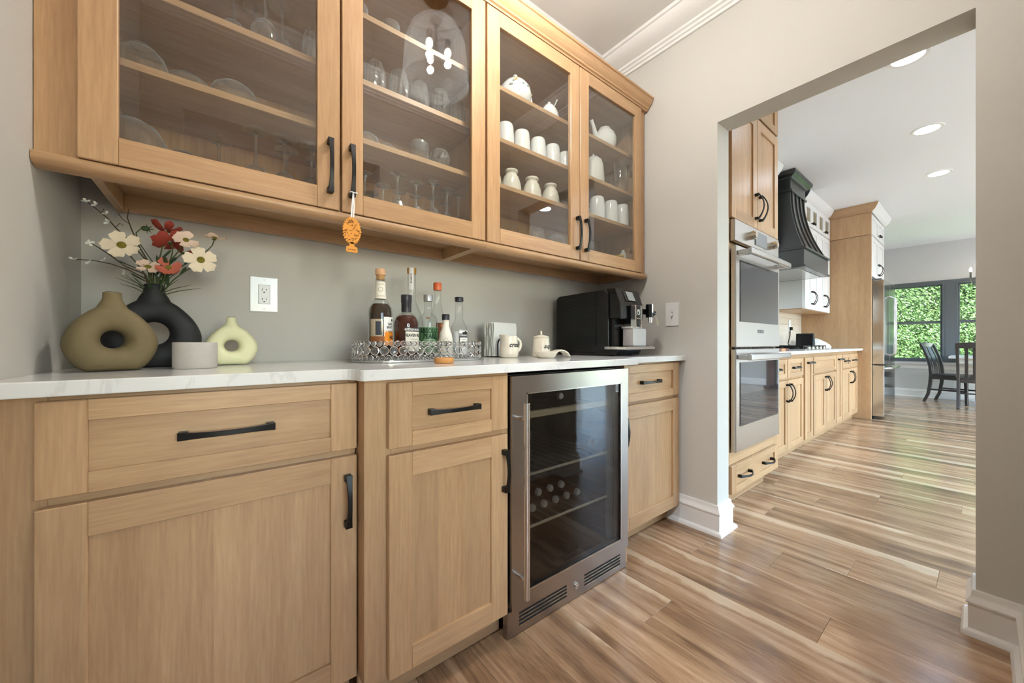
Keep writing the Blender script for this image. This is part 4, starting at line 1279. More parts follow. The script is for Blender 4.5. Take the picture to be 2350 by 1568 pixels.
M('concrete_bowl', MB().lathe(bw, 40), plain('grey_concrete', srgb(186, 180, 172), 0.85, noise=0.10, scale=45, bump=0.15), loc=(-0.053, 1.295, TZ), smooth=True, label='low round grey concrete candle bowl in front of the black vase', cat='bowl')

# ---- flowers standing in the black vase
VX, VY, VZ = -0.142, 1.40, TZ + 0.215
m_stem = plain('green_stem', srgb(74, 84, 44), 0.7, noise=0.15)
m_twig = plain('brown_twig', srgb(72, 60, 40), 0.8, noise=0.15)
m_leafg = plain('dark_green_leaf', srgb(52, 72, 40), 0.6, noise=0.15)
m_pw = plain('ivory_petal', srgb(240, 224, 196), 0.7, noise=0.03)
m_pp = plain('pale_peach_petal', srgb(240, 212, 190), 0.7, noise=0.03)
m_pr = plain('rust_red_petal', srgb(158, 60, 44), 0.7, noise=0.10)
m_pc = plain('coral_petal', srgb(196, 104, 82), 0.7, noise=0.10)
m_eye = plain('olive_flower_eye', srgb(122, 112, 34), 0.9, noise=0.3, scale=400)
rf_ = random.Random(12)


def petal_mesh(l, w, cup, notch=0.12):
    mb = MB(); nu_, nv_ = 5, 6
    for j in range(nv_ + 1):
        t = j / nv_
        ww = w * (0.16 + 0.84 * math.sin(min(1, t * 1.08) * PI * 0.62) ** 0.8) * (1 if t < 0.85 else 1 - 0.45 * (t - 0.85) / 0.15)
        for i in range(nu_ + 1):
            u = -1 + 2 * i / nu_
            tip = (1 - notch * (1 - math.cos(u * 4.5)) * 0.3 - 0.10 * u * u) if j == nv_ else 1 - 0.04 * u * u * t
            mb.v.append((u * ww / 2, t * l * tip, cup * t * t * l - 0.12 * w * (1 - u * u) * math.sin(t * PI) * 0.5))
    for j in range(nv_):
        for i in range(nu_):
            a = j * (nu_ + 1) + i
            mb.f.append((a, a + 1, a + nu_ + 2, a + nu_ + 1)); mb.m.append(0)
    # give it thickness
    top = list(mb.v); n0 = len(top)
    mb.v += [(x, y, z - 0.0006) for x, y, z in top]
    mb.f += [tuple(q + n0 for q in f_)[::-1] for f_ in list(mb.f)]; mb.m += [0] * (len(mb.f) - len(mb.m))
    return mb


def flower(name, label, pos, facing, rad, mat, npet=5, cup=0.15, eye=True, start=None, leaf=True, spread=1.0):
    r = E(name, (VX, VY, VZ), label=label, cat='flower', group='flowers in the black vase')
    p = Vector(pos); n = Vector(facing).normalized()
    q = n.to_track_quat('Z', 'Y').to_matrix().to_4x4()
    T = Matrix.Translation(p) @ q
    for k in range(npet):
        a = 2 * PI * k / npet + (start if start is not None else rf_.uniform(0, 1))
        pm = petal_mesh(rad * rf_.uniform(0.93, 1.05), rad * (0.86 if npet <= 5 else 0.66) * spread, cup + rf_.uniform(-0.08, 0.08))
        pm.xf(T @ Matrix.Rotation(a, 4, 'Z') @ Matrix.Translation((0, rad * 0.12, 0.001)))
        M('petal', pm, mat, r, smooth=True, angle=70)
    if eye:
        e = MB().lathe([(0.0, -0.002), (rad * 0.24, -0.001), (rad * 0.25, rad * 0.10), (rad * 0.17, rad * 0.17), (0, rad * 0.18)], 16); e.xf(T)
        M('flower_eye', e, m_eye, r, smooth=True)
    c = MB().lathe([(0.0, -rad * 0.22), (rad * 0.12, -rad * 0.16), (rad * 0.16, -0.002), (0, 0)], 10); c.xf(T)
    M('calyx', c, m_stem, r, smooth=True)
    b0 = Vector((VX + rf_.uniform(-0.012, 0.012), VY + rf_.uniform(-0.01, 0.01), VZ - 0.05))
    p1 = p - n * rad * 0.2
    c1 = b0 + Vector((0, 0, (p1.z - b0.z) * 0.55)); c2 = p1 - n * 0.05
    pts = []
    for i in range(11):
        t = i / 10
        pts.append(b0 * (1 - t) ** 3 + c1 * 3 * t * (1 - t) ** 2 + c2 * 3 * t * t * (1 - t) + p1 * t ** 3)
    M('stem', MB().tube(pts, 0.0016, 6), m_stem, r, smooth=True)
    if leaf:
        for t in (3, 5):
            s = Vector(pts[t]); d_ = Vector((rf_.uniform(-1, 1), rf_.uniform(-1, -0.1), rf_.uniform(0.2, 0.9))).normalized()
            lm = petal_mesh(rf_.uniform(0.035, 0.05), 0.009, 0.1, 0)
            lm.xf(Matrix.Translation(s) @ d_.to_track_quat('Y', 'Z').to_matrix().to_4x4())
            M('leaf', lm, m_leafg, r, smooth=True, angle=70)
    return r


flower('cosmos_flower', 'big ivory cosmos bloom with olive eye, farthest towards the wall on the left', (-0.198, 1.355, 1.229), (-0.1, -1, 0.32), 0.036, m_pw, 5, 0.12, start=0.35)
flower('cosmos_flower', 'small pale peach cosmos bloom low at the mouth of the black vase', (-0.151, 1.365, 1.181), (0.05, -0.75, 0.75), 0.027, m_pp, 7, 0.10)
flower('cosmos_flower', 'white cosmos bloom with yellow eye, low and nearest the wall outlet', (-0.044, 1.355, 1.213), (0.12, -1, 0.12), 0.036, m_pw, 5, 0.05, start=0.2)
flower('cosmos_flower', 'pale peach cosmos bloom overlapping the rust red petals', (-0.075, 1.345, 1.261), (0.18, -0.9, 0.4), 0.026, m_pp, 5, 0.2)
flower('cosmos_flower', 'pale cosmos bloom seen from the side, highest towards the outlet', (-0.015, 1.375, 1.283), (0.05, -0.35, 1), 0.030, m_pp, 6, 0.28)
flower('cosmos_flower', 'rust red cosmos bloom at the very top of the bouquet', (-0.119, 1.40, 1.292), (0.1, 0.25, 1), 0.030, m_pr, 7, 0.55, eye=False)
flower('cosmos_flower', 'large rust red cosmos bloom tipped forward in the middle of the bouquet', (-0.110, 1.385, 1.258), (-0.35, 0.55, 0.8), 0.036, m_pr, 6, 0.3, eye=False)
flower('cosmos_flower', 'rust red cosmos bloom half hidden behind the peach one', (-0.082, 1.39, 1.236), (0.5, 0.3, 0.7), 0.032, m_pr, 6, 0.3, eye=False)
flower('cosmos_flower', 'coral cosmos bloom low in the bouquet between the peach and white ones', (-0.111, 1.36, 1.184), (0.0, -0.9, 0.45), 0.026, m_pc, 5, 0.35)
bud = E('cosmos_bud', (VX, VY, VZ), label='closed green cosmos bud nodding on a bent stem', cat='flower', group='flowers in the black vase')
bp_ = [(VX, VY, VZ - 0.05), (-0.145, 1.40, 1.2), (-0.175, 1.39, 1.255), (-0.176, 1.385, 1.272), (-0.168, 1.383, 1.283), (-0.162, 1.382, 1.285)]
M('stem', MB().tube(bp_, 0.0015, 6), m_stem, bud, smooth=True)
bm_ = MB().ell((-0.158, 1.381, 1.286), 0.009, 0.007, 0.007, 10, 6)
M('bud_head', bm_, m_leafg, bud, smooth=True)
for k in range(6):
    a = k * PI / 3
    M('sepal', MB().cyl((-0.155, 1.381, 1.286), (-0.150 + 0.010 * math.cos(a), 1.381 + 0.006 * math.sin(a * 2), 1.286 + 0.013 * math.sin(a)), 0.0022, 5, 0.0003), m_leafg, bud, smooth=True)
m_bl = plain('white_blossom', srgb(236, 236, 226), 0.7)


def branch(label, pts, blossoms, twigs=()):
    r = E('blossom_branch', (VX, VY, VZ), label=label, cat='branch', group='flowering twigs in the black vase')
    n = len(pts)
    M('twig', MB().tube(pts, [0.0022 - 0.0012 * i / (n - 1) for i in range(n)], 6), m_twig, r, smooth=True)
    for t in twigs: M('side_twig', MB().tube(t, 0.0009, 5), m_twig, r, smooth=True)
    for b in blossoms:
        mb = MB(); d_ = Vector((rf_.uniform(-1, 0.3), rf_.uniform(-1, -0.2), rf_.uniform(-0.2, 1))).normalized()
        T = Matrix.Translation(b) @ d_.to_track_quat('Z', 'Y').to_matrix().to_4x4()
        for k in range(4):
            pm = petal_mesh(0.009, 0.006, 0.35); pm.xf(T @ Matrix.Rotation(k * PI / 2 + 0.4, 4, 'Z'))
            mb.add(pm.v, pm.f)
        M('blossom', mb, m_bl, r, smooth=True, angle=70)


base_ = (VX, VY, VZ - 0.05)
branch('tall dark twig with white blossoms reaching up to the cabinet underside', [base_, (-0.15, 1.39, 1.19), (-0.185, 1.385, 1.245), (-0.213, 1.38, 1.278), (-0.228, 1.38, 1.30), (-0.248, 1.38, 1.32), (-0.262, 1.38, 1.332)],
       [(-0.264, 1.378, 1.333), (-0.247, 1.376, 1.328), (-0.228, 1.375, 1.309), (-0.226, 1.376, 1.288)], [[(-0.213, 1.38, 1.278), (-0.205, 1.378, 1.29), (-0.198, 1.378, 1.285)], [(-0.238, 1.38, 1.309), (-0.233, 1.38, 1.322)]])
branch('thin twig with a single white blossom leaning to the wall on the left', [base_, (-0.16, 1.385, 1.165), (-0.195, 1.38, 1.18), (-0.222, 1.378, 1.205), (-0.243, 1.378, 1.222), (-0.255, 1.378, 1.230)], [(-0.257, 1.376, 1.231)])
branch('low thin twig with white blossoms stretched towards the wall on the left', [base_, (-0.155, 1.38, 1.15), (-0.19, 1.375, 1.172), (-0.22, 1.372, 1.182), (-0.25, 1.372, 1.187), (-0.28, 1.372, 1.185)],
       [(-0.284, 1.371, 1.185), (-0.256, 1.370, 1.181), (-0.232, 1.370, 1.19), (-0.195, 1.370, 1.163)])
branch('bare upright twig rising behind the ivory bloom', [base_, (-0.145, 1.40, 1.18), (-0.17, 1.395, 1.235), (-0.185, 1.392, 1.28), (-0.193, 1.39, 1.31), (-0.19, 1.39, 1.334)], [], [[(-0.19, 1.391, 1.295), (-0.203, 1.391, 1.306), (-0.21, 1.391, 1.318)]])
gr = E('greenery_sprig', (VX, VY, VZ), label='feathery green sprig of thin leaves spilling from the black vase', cat='greenery', group='greenery in the black vase')
for k in range(26):
    a = rf_.uniform(-1.2, 1.2); ln = rf_.uniform(0.05, 0.1)
    p0 = Vector((VX + rf_.uniform(-0.012, 0.012), VY + rf_.uniform(-0.012, 0.004), VZ - 0.02))
    d_ = Vector((math.sin(a), rf_.uniform(-0.5, 0.1), math.cos(a) * 0.9)).normalized()
    p1 = p0 + d_ * ln * 0.55; p2 = p0 + d_ * ln + Vector((math.sin(a) * 0.01, 0, -0.004))
    M('leaf', MB().tube([p0, p1, p2], [0.0014, 0.0012, 0.0004], 5), m_stem if k % 3 else m_leafg, gr, smooth=True)

# ---- wall outlet and light switch
wo_ = E('wall_outlet', (0.1225, WB, 1.092), label='white double wall outlet on the pantry wall beside the flowers', cat='outlet')
M('plate', MB().box(0.080, 0.165, WB - 0.006, WB - 0.0005, 1.092, 1.218), m_ceram, wo_, bevel=0.003, seg=2)
M('receptacle', MB().box(0.1055, 0.1395, WB - 0.0072, WB - 0.005, 1.1215, 1.1885), plain('outlet_insert', srgb(232, 231, 230), 0.3), wo_, bevel=0.0008)
M('receptacle_gap', MB().box(0.1045, 0.1405, WB - 0.0064, WB - 0.005, 1.1205, 1.1895), plain('shadow_gap', srgb(150, 148, 146), 0.6), wo_)
for z in (1.172, 1.138):
    s_ = MB()
    s_.box(0.1155, 0.1172, WB - 0.0076, WB - 0.007, z - 0.004, z + 0.004); s_.box(0.1278, 0.1295, WB - 0.0076, WB - 0.007, z - 0.0032, z + 0.0032)
    s_.prism([(0.1225 + 0.003 * math.cos(t), z - 0.0105 + 0.0036 * math.sin(t)) for t in [PI * k / 8 for k in range(9)]], 'y', WB - 0.0076, WB - 0.007)
    M('slots', s_, m_ink, wo_)
for z in (1.103, 1.207): M('screw', MB().cyl((0.1225, WB - 0.0068, z), (0.1225, WB - 0.005, z), 0.0024, 10), plain('screw_white', srgb(205, 204, 203), 0.4), wo_)
sw = E('light_switch', (XR, 1.082, 1.078), label='white toggle light switch on the wall beside the kitchen opening', cat='switch')
M('plate', MB().box(XR - 0.006, XR - 0.0005, 1.044, 1.120, 1.078, 1.208), m_ceram, sw, bevel=0.003, seg=2)
M('toggle', MB().prism([(XR - 0.006, 1.136), (XR - 0.017, 1.130), (XR - 0.0175, 1.138), (XR - 0.006, 1.152)], 'y', 1.078, 1.086), m_ceram, sw, bevel=0.0008)
M('toggle_slot', MB().box(XR - 0.0068, XR - 0.0055, 1.0765, 1.0875, 1.130, 1.158), plain('slot_grey', srgb(176, 174, 172), 0.5), sw)
for z in (1.113, 1.173): M('screw', MB().cyl((XR - 0.0068, 1.082, z), (XR - 0.005, 1.082, z), 0.0024, 10), bpy.data.materials['screw_white'], sw)

# ---- jewelled tray
tcx, tcy, thx, thy = 0.604, 1.331, 0.246, 0.118
tray = E('jewelled_tray', (tcx, tcy, TZ), label='oval mirrored tray with a jewelled crystal rim holding the liquor bottles', cat='tray')


def oval(t, ex=0.0):
    # rounded rectangle outline by arc length parameter
    R_ = thy + ex; sx_ = thx - thy
    per = 4 * sx_ + 2 * PI * R_
    s = (t % 1.0) * per
    if s < 2 * sx_: return (tcx - sx_ + s, tcy - R_), (0, -1)
    s -= 2 * sx_
    if s < PI * R_:
        a = -PI / 2 + s / R_
        return (tcx + sx_ + R_ * math.cos(a), tcy + R_ * math.sin(a)), (math.cos(a), math.sin(a))
    s -= PI * R_
    if s < 2 * sx_: return (tcx + sx_ - s, tcy + R_), (0, 1)
    s -= 2 * sx_
    a = PI / 2 + s / R_
    return (tcx - sx_ + R_ * math.cos(a), tcy + R_ * math.sin(a)), (math.cos(a), math.sin(a))


ol = [oval(k / 64)[0] for k in range(64)]
M('base', MB().prism(ol, 'z', TZ, TZ + 0.007), plain('dull_silver', (0.5, 0.49, 0.48, 1), 0.45, metal=0.8, noise=0.0), tray, bevel=0.001)
M('mirror', MB().prism([oval(k / 64, -0.006)[0] for k in range(64)], 'z', TZ + 0.007, TZ + 0.0085), plain('mirror', (0.75, 0.76, 0.76, 1), 0.04, metal=1.0, noise=0), tray)
per = 4 * (thx - thy) + 2 * PI * thy


def jewel(rad):
    mb = MB(); n = 14
    fr = [[(r_ * math.cos(2 * PI * k / n), y_, r_ * math.sin(2 * PI * k / n)) for k in range(n)] for r_, y_ in ((rad, 0.0035), (rad, -0.0025), (rad * 0.86, -0.0035), (rad * 0.82, -0.0005))]
    for q in fr: mb.v += q
    for i in range(3):
        for k in range(n): mb.f.append((i * n + k, i * n + (k + 1) % n, (i + 1) * n + (k + 1) % n, (i + 1) * n + k)); mb.m.append(0)
    b = len(mb.v)
    mb.v += [(rad * 0.82 * math.cos(2 * PI * k / n), -0.001, rad * 0.82 * math.sin(2 * PI * k / n)) for k in range(n)]
    mb.v += [(rad * 0.45 * math.cos(2 * PI * (k + 0.5) / n), -0.0055, rad * 0.45 * math.sin(2 * PI * (k + 0.5) / n)) for k in range(n)] + [(0, -0.0045, 0)]
    for k in range(n):
        k2 = (k + 1) % n
        mb.f += [(b + k, b + k2, b + n + k), (b + n + k, b + k2, b + n + k2), (b + n + k, b + n + k2, b + 2 * n)]; mb.m += [1, 1, 1]
    return mb


for rad, z, off in ((0.0096, 0.0165, 0.0), (0.0150, 0.0405, 0.3), (0.0096, 0.0645, 0.5)):
    me = mesh_of(jewel(rad), 'crystal'); me.materials.append(m_chrome); me.materials.append(m_cut)
    n = int(per / (2 * rad))
    for k in range(n):
        (x, y), (nx, ny) = oval((k + off) / n, -0.001)
        o = bpy.data.objects.new('crystal', me); C.objects.link(o); o.parent = tray
        o.location = Vector((x, y, TZ + z)) - WP[tray.name]
        o.rotation_euler = (0, 0, math.atan2(nx, -ny))

# ---- bottles on the tray
BZ = TZ + 0.009


def bottle(name, label, c, prof, glass, seg=28):
    r = E(name, (c[0], c[1], BZ), label=label, cat='bottle', group='liquor bottles on the jewelled tray')
    L('glass_body', MB().lathe(prof, seg), glass, r, smooth=True, angle=50)
    return r


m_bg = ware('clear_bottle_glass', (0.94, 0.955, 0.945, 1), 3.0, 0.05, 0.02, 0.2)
m_whisky = liquor('amber_spirit', (0.6, 0.22, 0.1, 1), (0.075, 0.014, 0.005, 1), 0.6)
m_whisky2 = liquor('dark_amber_spirit', (0.6, 0.42, 0.28, 1), (0.04, 0.024, 0.014, 1), 0.55)
m_cork = plain('natural_cork', srgb(226, 178, 138), 0.8, noise=0.08, scale=120)
m_corkb = plain('cork_stopper', srgb(196, 150, 96), 0.7, noise=0.1, scale=150)
m_blk = plain('black_foil', srgb(40, 38, 44), 0.35)
m_lab = plain('label_paper', srgb(238, 232, 218), 0.75, noise=0.02)
m_lab_w = plain('label_white', srgb(244, 243, 240), 0.7, noise=0.01)
m_orange = plain('label_orange', srgb(240, 144, 32), 0.6, noise=0.05)
m_navy = plain('label_navy', srgb(52, 58, 70), 0.6)
m_brownband = plain('brown_band', srgb(146, 84, 36), 0.6)

# cork-topped whiskey
c = (0.443, 1.315)
R1 = 0.041
b = bottle('whiskey_bottle', 'tall clear whiskey bottle with a cork stopper and paper neck label', c, [(0, 0), (0.038, 0.001), (R1, 0.008), (R1, 0.165), (0.038, 0.182), (0.028, 0.2), (0.018, 0.213), (0.0155, 0.225), (0.0145, 0.27), (0.0165, 0.276), (0.0165, 0.284), (0.0145, 0.286)], m_bg)
L('liquor', MB().lathe([(0, 0.004), (0.0375, 0.005), (0.0375, 0.165), (0.034, 0.182), (0.025, 0.195), (0, 0.1955)], 24), m_whisky2, b, smooth=True)
nk = MB()
patch(nk, (0, 0), 0.0158, -2.6, 1.9, 0.219, 0.222, 16)
L('neck_label', MB().lathe([(0.0195, 0.212), (0.0165, 0.272)], 24, cap0=False, cap1=False), m_lab, b, smooth=True)
em = MB()
for k in range(24):
    t0_, t1_ = 2 * PI * k / 24, 2 * PI * (k + 1) / 24
    q = []
    for rr_, tt in ((0.0085, t0_), (0.0085, t1_), (0.0072, t1_), (0.0072, t0_)):
        a_ = -0.28 + rr_ * math.cos(tt) / 0.018; zz = 0.245 + rr_ * math.sin(tt)
        rad_ = 0.0195 - (zz - 0.212) / 0.06 * 0.003 + 0.0005
        q.append((rad_ * math.sin(a_), -rad_ * math.cos(a_), zz))
    em.add(q, [(0, 1, 2, 3)])
for zz in (0.2185, 0.2225, 0.262, 0.266):
    rad_ = 0.0195 - (zz - 0.212) / 0.06 * 0.003
    patch(em, (0, 0), rad_, -1.0, 0.5, zz, zz + 0.0008, 8, 0.0004)
L('neck_emblem', em, plain('gold_print', srgb(150, 132, 92), 0.6), b)
L('stopper', MB().lathe([(0.0135, 0.28), (0.0135, 0.297)], 18), m_corkb, b, smooth=True)
L('stopper_top', MB().lathe([(0.0168, 0.297), (0.0172, 0.300), (0.0168, 0.316), (0.016, 0.3185), (0, 0.319)], 20), m_cork, b, smooth=True)
lb = MB(); patch(lb, (0, 0), R1, -0.05, 1.25, 0.05, 0.148, 12); L('front_label', lb, m_lab_w, b)
lo2 = MB(); patch(lo2, (0, 0), R1, 0.0, 1.2, 0.05, 0.098, 12, 0.0007)
lo2.v = [(x, y, z if z < 0.09 else z + 0.006 * math.sin(i * 1.7)) for i, (x, y, z) in enumerate(lo2.v)]
L('orange_art', lo2, m_orange, b)
lv = MB(); patch(lv, (0, 0), R1 - 0.0035, -1.35, -0.12, 0.05, 0.14, 12, 0.0); L('back_label', lv, plain('faded_label', srgb(206, 186, 160), 0.7, noise=0.06), b)
ln = MB(); patch(ln, (0, 0), R1 - 0.0033, -0.75, -0.2, 0.085, 0.132, 8, 0.0); L('navy_art', ln, m_navy, b)
lbb = MB(); patch(lbb, (0, 0), R1, -1.2, 0.5, 0.062, 0.080, 14, 0.0005); L('brown_band', lbb, m_brownband, b)
t = MB(); wrap_text(t, 'BAR', 0.0125, (0, 0), R1, 0.119, 0.56, 0.0003, th=0.0011, sx=0.8); wrap_text(t, 'BEAST', 0.0115, (0, 0), R1, 0.108, 0.52, 0.0003, th=0.0011, sx=0.8)
wrap_text(t, 'TOU', 0.0105, (0, 0), R1, 0.0935, 0.56, 0.0002, th=0.0014, sx=0.9); wrap_text(t, 'HO', 0.017, (0, 0), R1, 0.071, 0.72, 0.0006, th=0.0016, sx=0.8)
wrap_text(t, 'e', 0.018, (0, 0), R1, 0.133, 0.78, 0.0008, th=0.0011)
L('lettering', t, m_ink, b)
# dark bourbon
c = (0.532, 1.300)
R2 = 0.0445
b = bottle('bourbon_bottle', 'dark amber bourbon bottle with black cap and cream label', c, [(0, 0), (0.041, 0.001), (R2, 0.008), (R2, 0.122), (0.0435, 0.134), (0.038, 0.150), (0.026, 0.162), (0.018, 0.168), (0.0165, 0.174), (0.0165, 0.178)], m_bg)
L('liquor', MB().lathe([(0, 0.004), (0.0415, 0.005), (0.0415, 0.122), (0.040, 0.135), (0.034, 0.150), (0.026, 0.157), (0, 0.158)], 24), m_whisky, b, smooth=True)
L('cap', MB().lathe([(0.0178, 0.170), (0.018, 0.203), (0.0192, 0.206), (0.0195, 0.228), (0.0185, 0.232), (0, 0.2325)], 22), m_blk, b, smooth=True)
lb = MB(); patch(lb, (0, 0), R2, -0.45, 1.05, 0.028, 0.098, 12); L('front_label', lb, m_lab, b)
lb = MB(); patch(lb, (0, 0), R2, -0.45, 1.05, 0.098, 0.113, 12); L('label_band', lb, m_blk, b)
t = MB(); wrap_text(t, 'HEAVEN HILL', 0.0155, (0, 0), R2, 0.080, 0.22, 0.0004, sx=0.72, th=0.0009)
for q, (a0, a1, z) in enumerate(((0.0, 0.25, 0.071), (0.32, 0.6, 0.071), (0.0, 0.2, 0.063), (0.3, 0.34, 0.05), (0.42, 0.62, 0.06), (-0.3, -0.12, 0.055), (-0.3, -0.1, 0.049), (0.02, 0.2, 0.055), (0.05, 0.2, 0.045))):
    patch(t, (0, 0), R2, a0, a1, z, z + 0.0012, 3, 0.0009)
L('lettering', t, m_ink, b)
t = MB(); wrap_text(t, 'BOTTLED-IN-BOND', 0.0105, (0, 0), R2, 0.1015, 0.24, 0.0003, sx=0.72, th=0.0009); L('band_lettering', t, m_lab_w, b)
# tall clear bottle, gold ring, white strip stamp
c = (0.600, 1.412)
b = bottle('vodka_bottle', 'tall clear bottle with gold ring and white paper seal strip, back of the tray', c, [(0, 0), (0.043, 0.001), (0.046, 0.01), (0.046, 0.12), (0.044, 0.15), (0.036, 0.18), (0.024, 0.205), (0.0165, 0.225), (0.0155, 0.25), (0.0155, 0.338), (0.0175, 0.34)], m_bg)
L('cap', MB().lathe([(0.0178, 0.334), (0.0182, 0.352), (0.0175, 0.356), (0, 0.3565)], 20), plain('gold_ring', srgb(206, 160, 84), 0.35, metal=0.6), b, smooth=True)
lb = MB(); patch(lb, (0, 0), 0.0184, -0.95, 0.0, 0.268, 0.3555, 6, 0.0006); L('seal_strip', lb, m_lab_w, b)
t = MB()
for k, z in enumerate((0.328, 0.322, 0.316, 0.311, 0.305, 0.300, 0.295)): patch(t, (0, 0), 0.0184, -0.62, -0.36 - 0.06 * (k % 2), z, z + 0.0032, 3, 0.0012)
L('lettering', t, m_ink, b)
# green labelled clear vodka
c = (0.642, 1.352)
R4 = 0.039
b = bottle('vodka_bottle', 'clear vodka bottle with silver cap and green printed band', c, [(0, 0), (0.036, 0.001), (R4, 0.008), (R4, 0.135), (0.037, 0.150), (0.030, 0.163), (0.018, 0.174), (0.0152, 0.182), (0.0148, 0.214), (0.0165, 0.217), (0.0165, 0.222)], m_bg)
L('cap', MB().lathe([(0.0175, 0.222), (0.0178, 0.243), (0.0165, 0.2465), (0, 0.247)], 22), plain('silver_cap', srgb(196, 198, 200), 0.3, metal=0.8), b, smooth=True)
m_gr = plain('green_print', srgb(86, 132, 84), 0.4, noise=0.08)
lb = MB(); patch(lb, (0, 0), R4, -1.5, 1.3, 0.02, 0.118, 18); L('green_band', lb, m_gr, b)
t = MB(); wrap_text(t, 'ABSOLUT', 0.026, (0, 0), R4, 0.096, -0.22, 0.0009, sx=0.75, th=0.0008); wrap_text(t, 'PEARS', 0.026, (0, 0), R4, 0.075, -0.22, 0.0009, sx=0.75, th=0.0008)
L('lettering', t, plain('dark_green_print', srgb(12, 44, 28), 0.5), b)
t = MB(); wrap_text(t, 'In the Village', 0.011, (0, 0), R4, 0.058, 0.0, 0.0002, shear=0.4, sx=0.9, th=0.0008); wrap_text(t, 'of Sweden', 0.011, (0, 0), R4, 0.047, 0.0, 0.0002, shear=0.4, sx=0.9, th=0.0008)
patch(t, (0, 0), R4, -0.8, 0.3, 0.069, 0.070, 8, 0.0008); L('script_lettering', t, m_lab_w, b)
lb = MB(); patch(lb, (0, 0), 0.031, -0.65, -0.2, 0.150, 0.158, 4, 0.004); L('medallion', lb, plain('bronze_medallion', srgb(150, 124, 90), 0.5), b)
# orange capped bottle
c = (0.713, 1.412)
b = bottle('rum_bottle', 'clear bottle with orange cap and orange printed label, behind the green one', c, [(0, 0), (0.038, 0.001), (0.041, 0.01), (0.041, 0.12), (0.038, 0.145), (0.029, 0.17), (0.0205, 0.195), (0.0165, 0.215), (0.0145, 0.27), (0.016, 0.274), (0.016, 0.28)], m_bg)
L('cap', MB().lathe([(0.0165, 0.277), (0.0172, 0.282), (0.0175, 0.304), (0.016, 0.309), (0, 0.31)], 22), plain('orange_cap', srgb(232, 112, 62), 0.3), b, smooth=True)
lb = MB(); patch(lb, (0, 0), 0.041, -0.6, 0.95, 0.03, 0.14, 12); L('label', lb, plain('rust_label', srgb(120, 62, 30), 0.6, noise=0.2), b)
t = MB()
for k in range(5): patch(t, (0, 0), 0.041, -0.1 + 0.1 * (k % 3), 0.35 + 0.1 * (k % 2), 0.122 - k * 0.018, 0.134 - k * 0.018, 5, 0.0007)
L('orange_flourish', t, plain('orange_print', srgb(238, 140, 60), 0.5), b)
# bitters
c = (0.684, 1.285)
R6 = 0.0265
b = bottle('bitters_bottle', 'small bottle with black cap wrapped in a white label, at the front of the tray', c, [(0, 0), (0.025, 0.001), (R6, 0.005), (R6, 0.07), (0.022, 0.095), (0.014, 0.115), (0.011, 0.128), (0.011, 0.145)], m_bg, 22)
L('wrap_label', MB().lathe([(R6 + 0.0006, 0.006), (R6 + 0.0006, 0.07), (0.0226, 0.095), (0.0146, 0.115), (0.0125, 0.126), (0.0125, 0.146)], 24, cap0=False, cap1=False), m_lab, b, smooth=True)
L('cap', MB().lathe([(0.0148, 0.146), (0.0148, 0.166), (0.0135, 0.1685), (0, 0.169)], 20), m_blk, b, smooth=True)
t = MB()
wl = [(-0.8, 0.066), (-0.45, 0.078), (-0.1, 0.066)]
for i in range(2):
    (a0, z0), (a1, z1) = wl[i], wl[i + 1]
    n = 4
    for k in range(n):
        u0, u1 = a0 + (a1 - a0) * k / n, a0 + (a1 - a0) * (k + 1) / n; v0, v1 = z0 + (z1 - z0) * k / n, z0 + (z1 - z0) * (k + 1) / n
        rr_ = R6 + 0.0012
        t.add([(rr_ * math.sin(u0), -rr_ * math.cos(u0), v0), (rr_ * math.sin(u1), -rr_ * math.cos(u1), v1), (rr_ * math.sin(u1), -rr_ * math.cos(u1), v1 + 0.001), (rr_ * math.sin(u0), -rr_ * math.cos(u0), v0 + 0.001)], [(0, 1, 2, 3)])
for z, a0, a1 in ((0.060, -0.8, -0.55), (0.060, -0.5, -0.2), (0.060, -0.15, 0.0), (0.053, -0.7, -0.5), (0.053, -0.4, -0.15), (0.046, -0.75, -0.1)): patch(t, (0, 0), R6, a0, a1, z, z + 0.0036, 3, 0.0012)
L('print', t, m_ink, b)
# simple syrup
c = (0.772, 1.335)
R7 = 0.033
b = bottle('syrup_bottle', 'clear simple syrup bottle with black cap and white label, nearest the napkins', c, [(0, 0), (0.031, 0.001), (R7, 0.006), (R7, 0.112), (0.030, 0.128), (0.022, 0.142), (0.0165, 0.155), (0.0145, 0.225), (0.0155, 0.228)], m_bg)
L('cap', MB().lathe([(0.0178, 0.228), (0.0182, 0.242), (0.017, 0.2455), (0, 0.246)], 22), m_blk, b, smooth=True)
lb = MB(); patch(lb, (0, 0), R7, -0.5, 1.2, 0.012, 0.108, 14); L('front_label', lb, m_lab_w, b)
lb = MB(); patch(lb, (0, 0), R7, -1.75, -0.6, 0.012, 0.104, 10, 0.0002); L('back_label', lb, plain('milky_back_label', srgb(226, 226, 226), 0.7), b)
lb = MB(); patch(lb, (0, 0), R7, -0.5, 1.2, 0.080, 0.096, 14, 0.0008)
for (a0, a1, dz) in ((-0.1, 0.25, 0.006), (0.2, 0.6, 0.010), (0.55, 0.9, 0.005)): patch(lb, (0, 0), R7, a0, a1, 0.096, 0.096 + dz, 4, 0.0008)
patch(lb, (0, 0), R7, -0.5, -0.42, 0.012, 0.08, 2, 0.0008)
L('label_band', lb, m_ink, b)
t = MB(); wrap_text(t, 'STIRRINGS', 0.0105, (0, 0), R7, 0.0845, 0.12, 0.0002, th=0.0014, sx=0.8); L('band_lettering', t, m_lab_w, b)
t = MB(); wrap_text(t, 'SIMPLE', 0.011, (0, 0), R7, 0.056, 0.12, 0.0004, th=0.0009); wrap_text(t, 'SYRUP', 0.011, (0, 0), R7, 0.044, 0.12, 0.0004, th=0.0009)
L('lettering', t, m_ink, b)
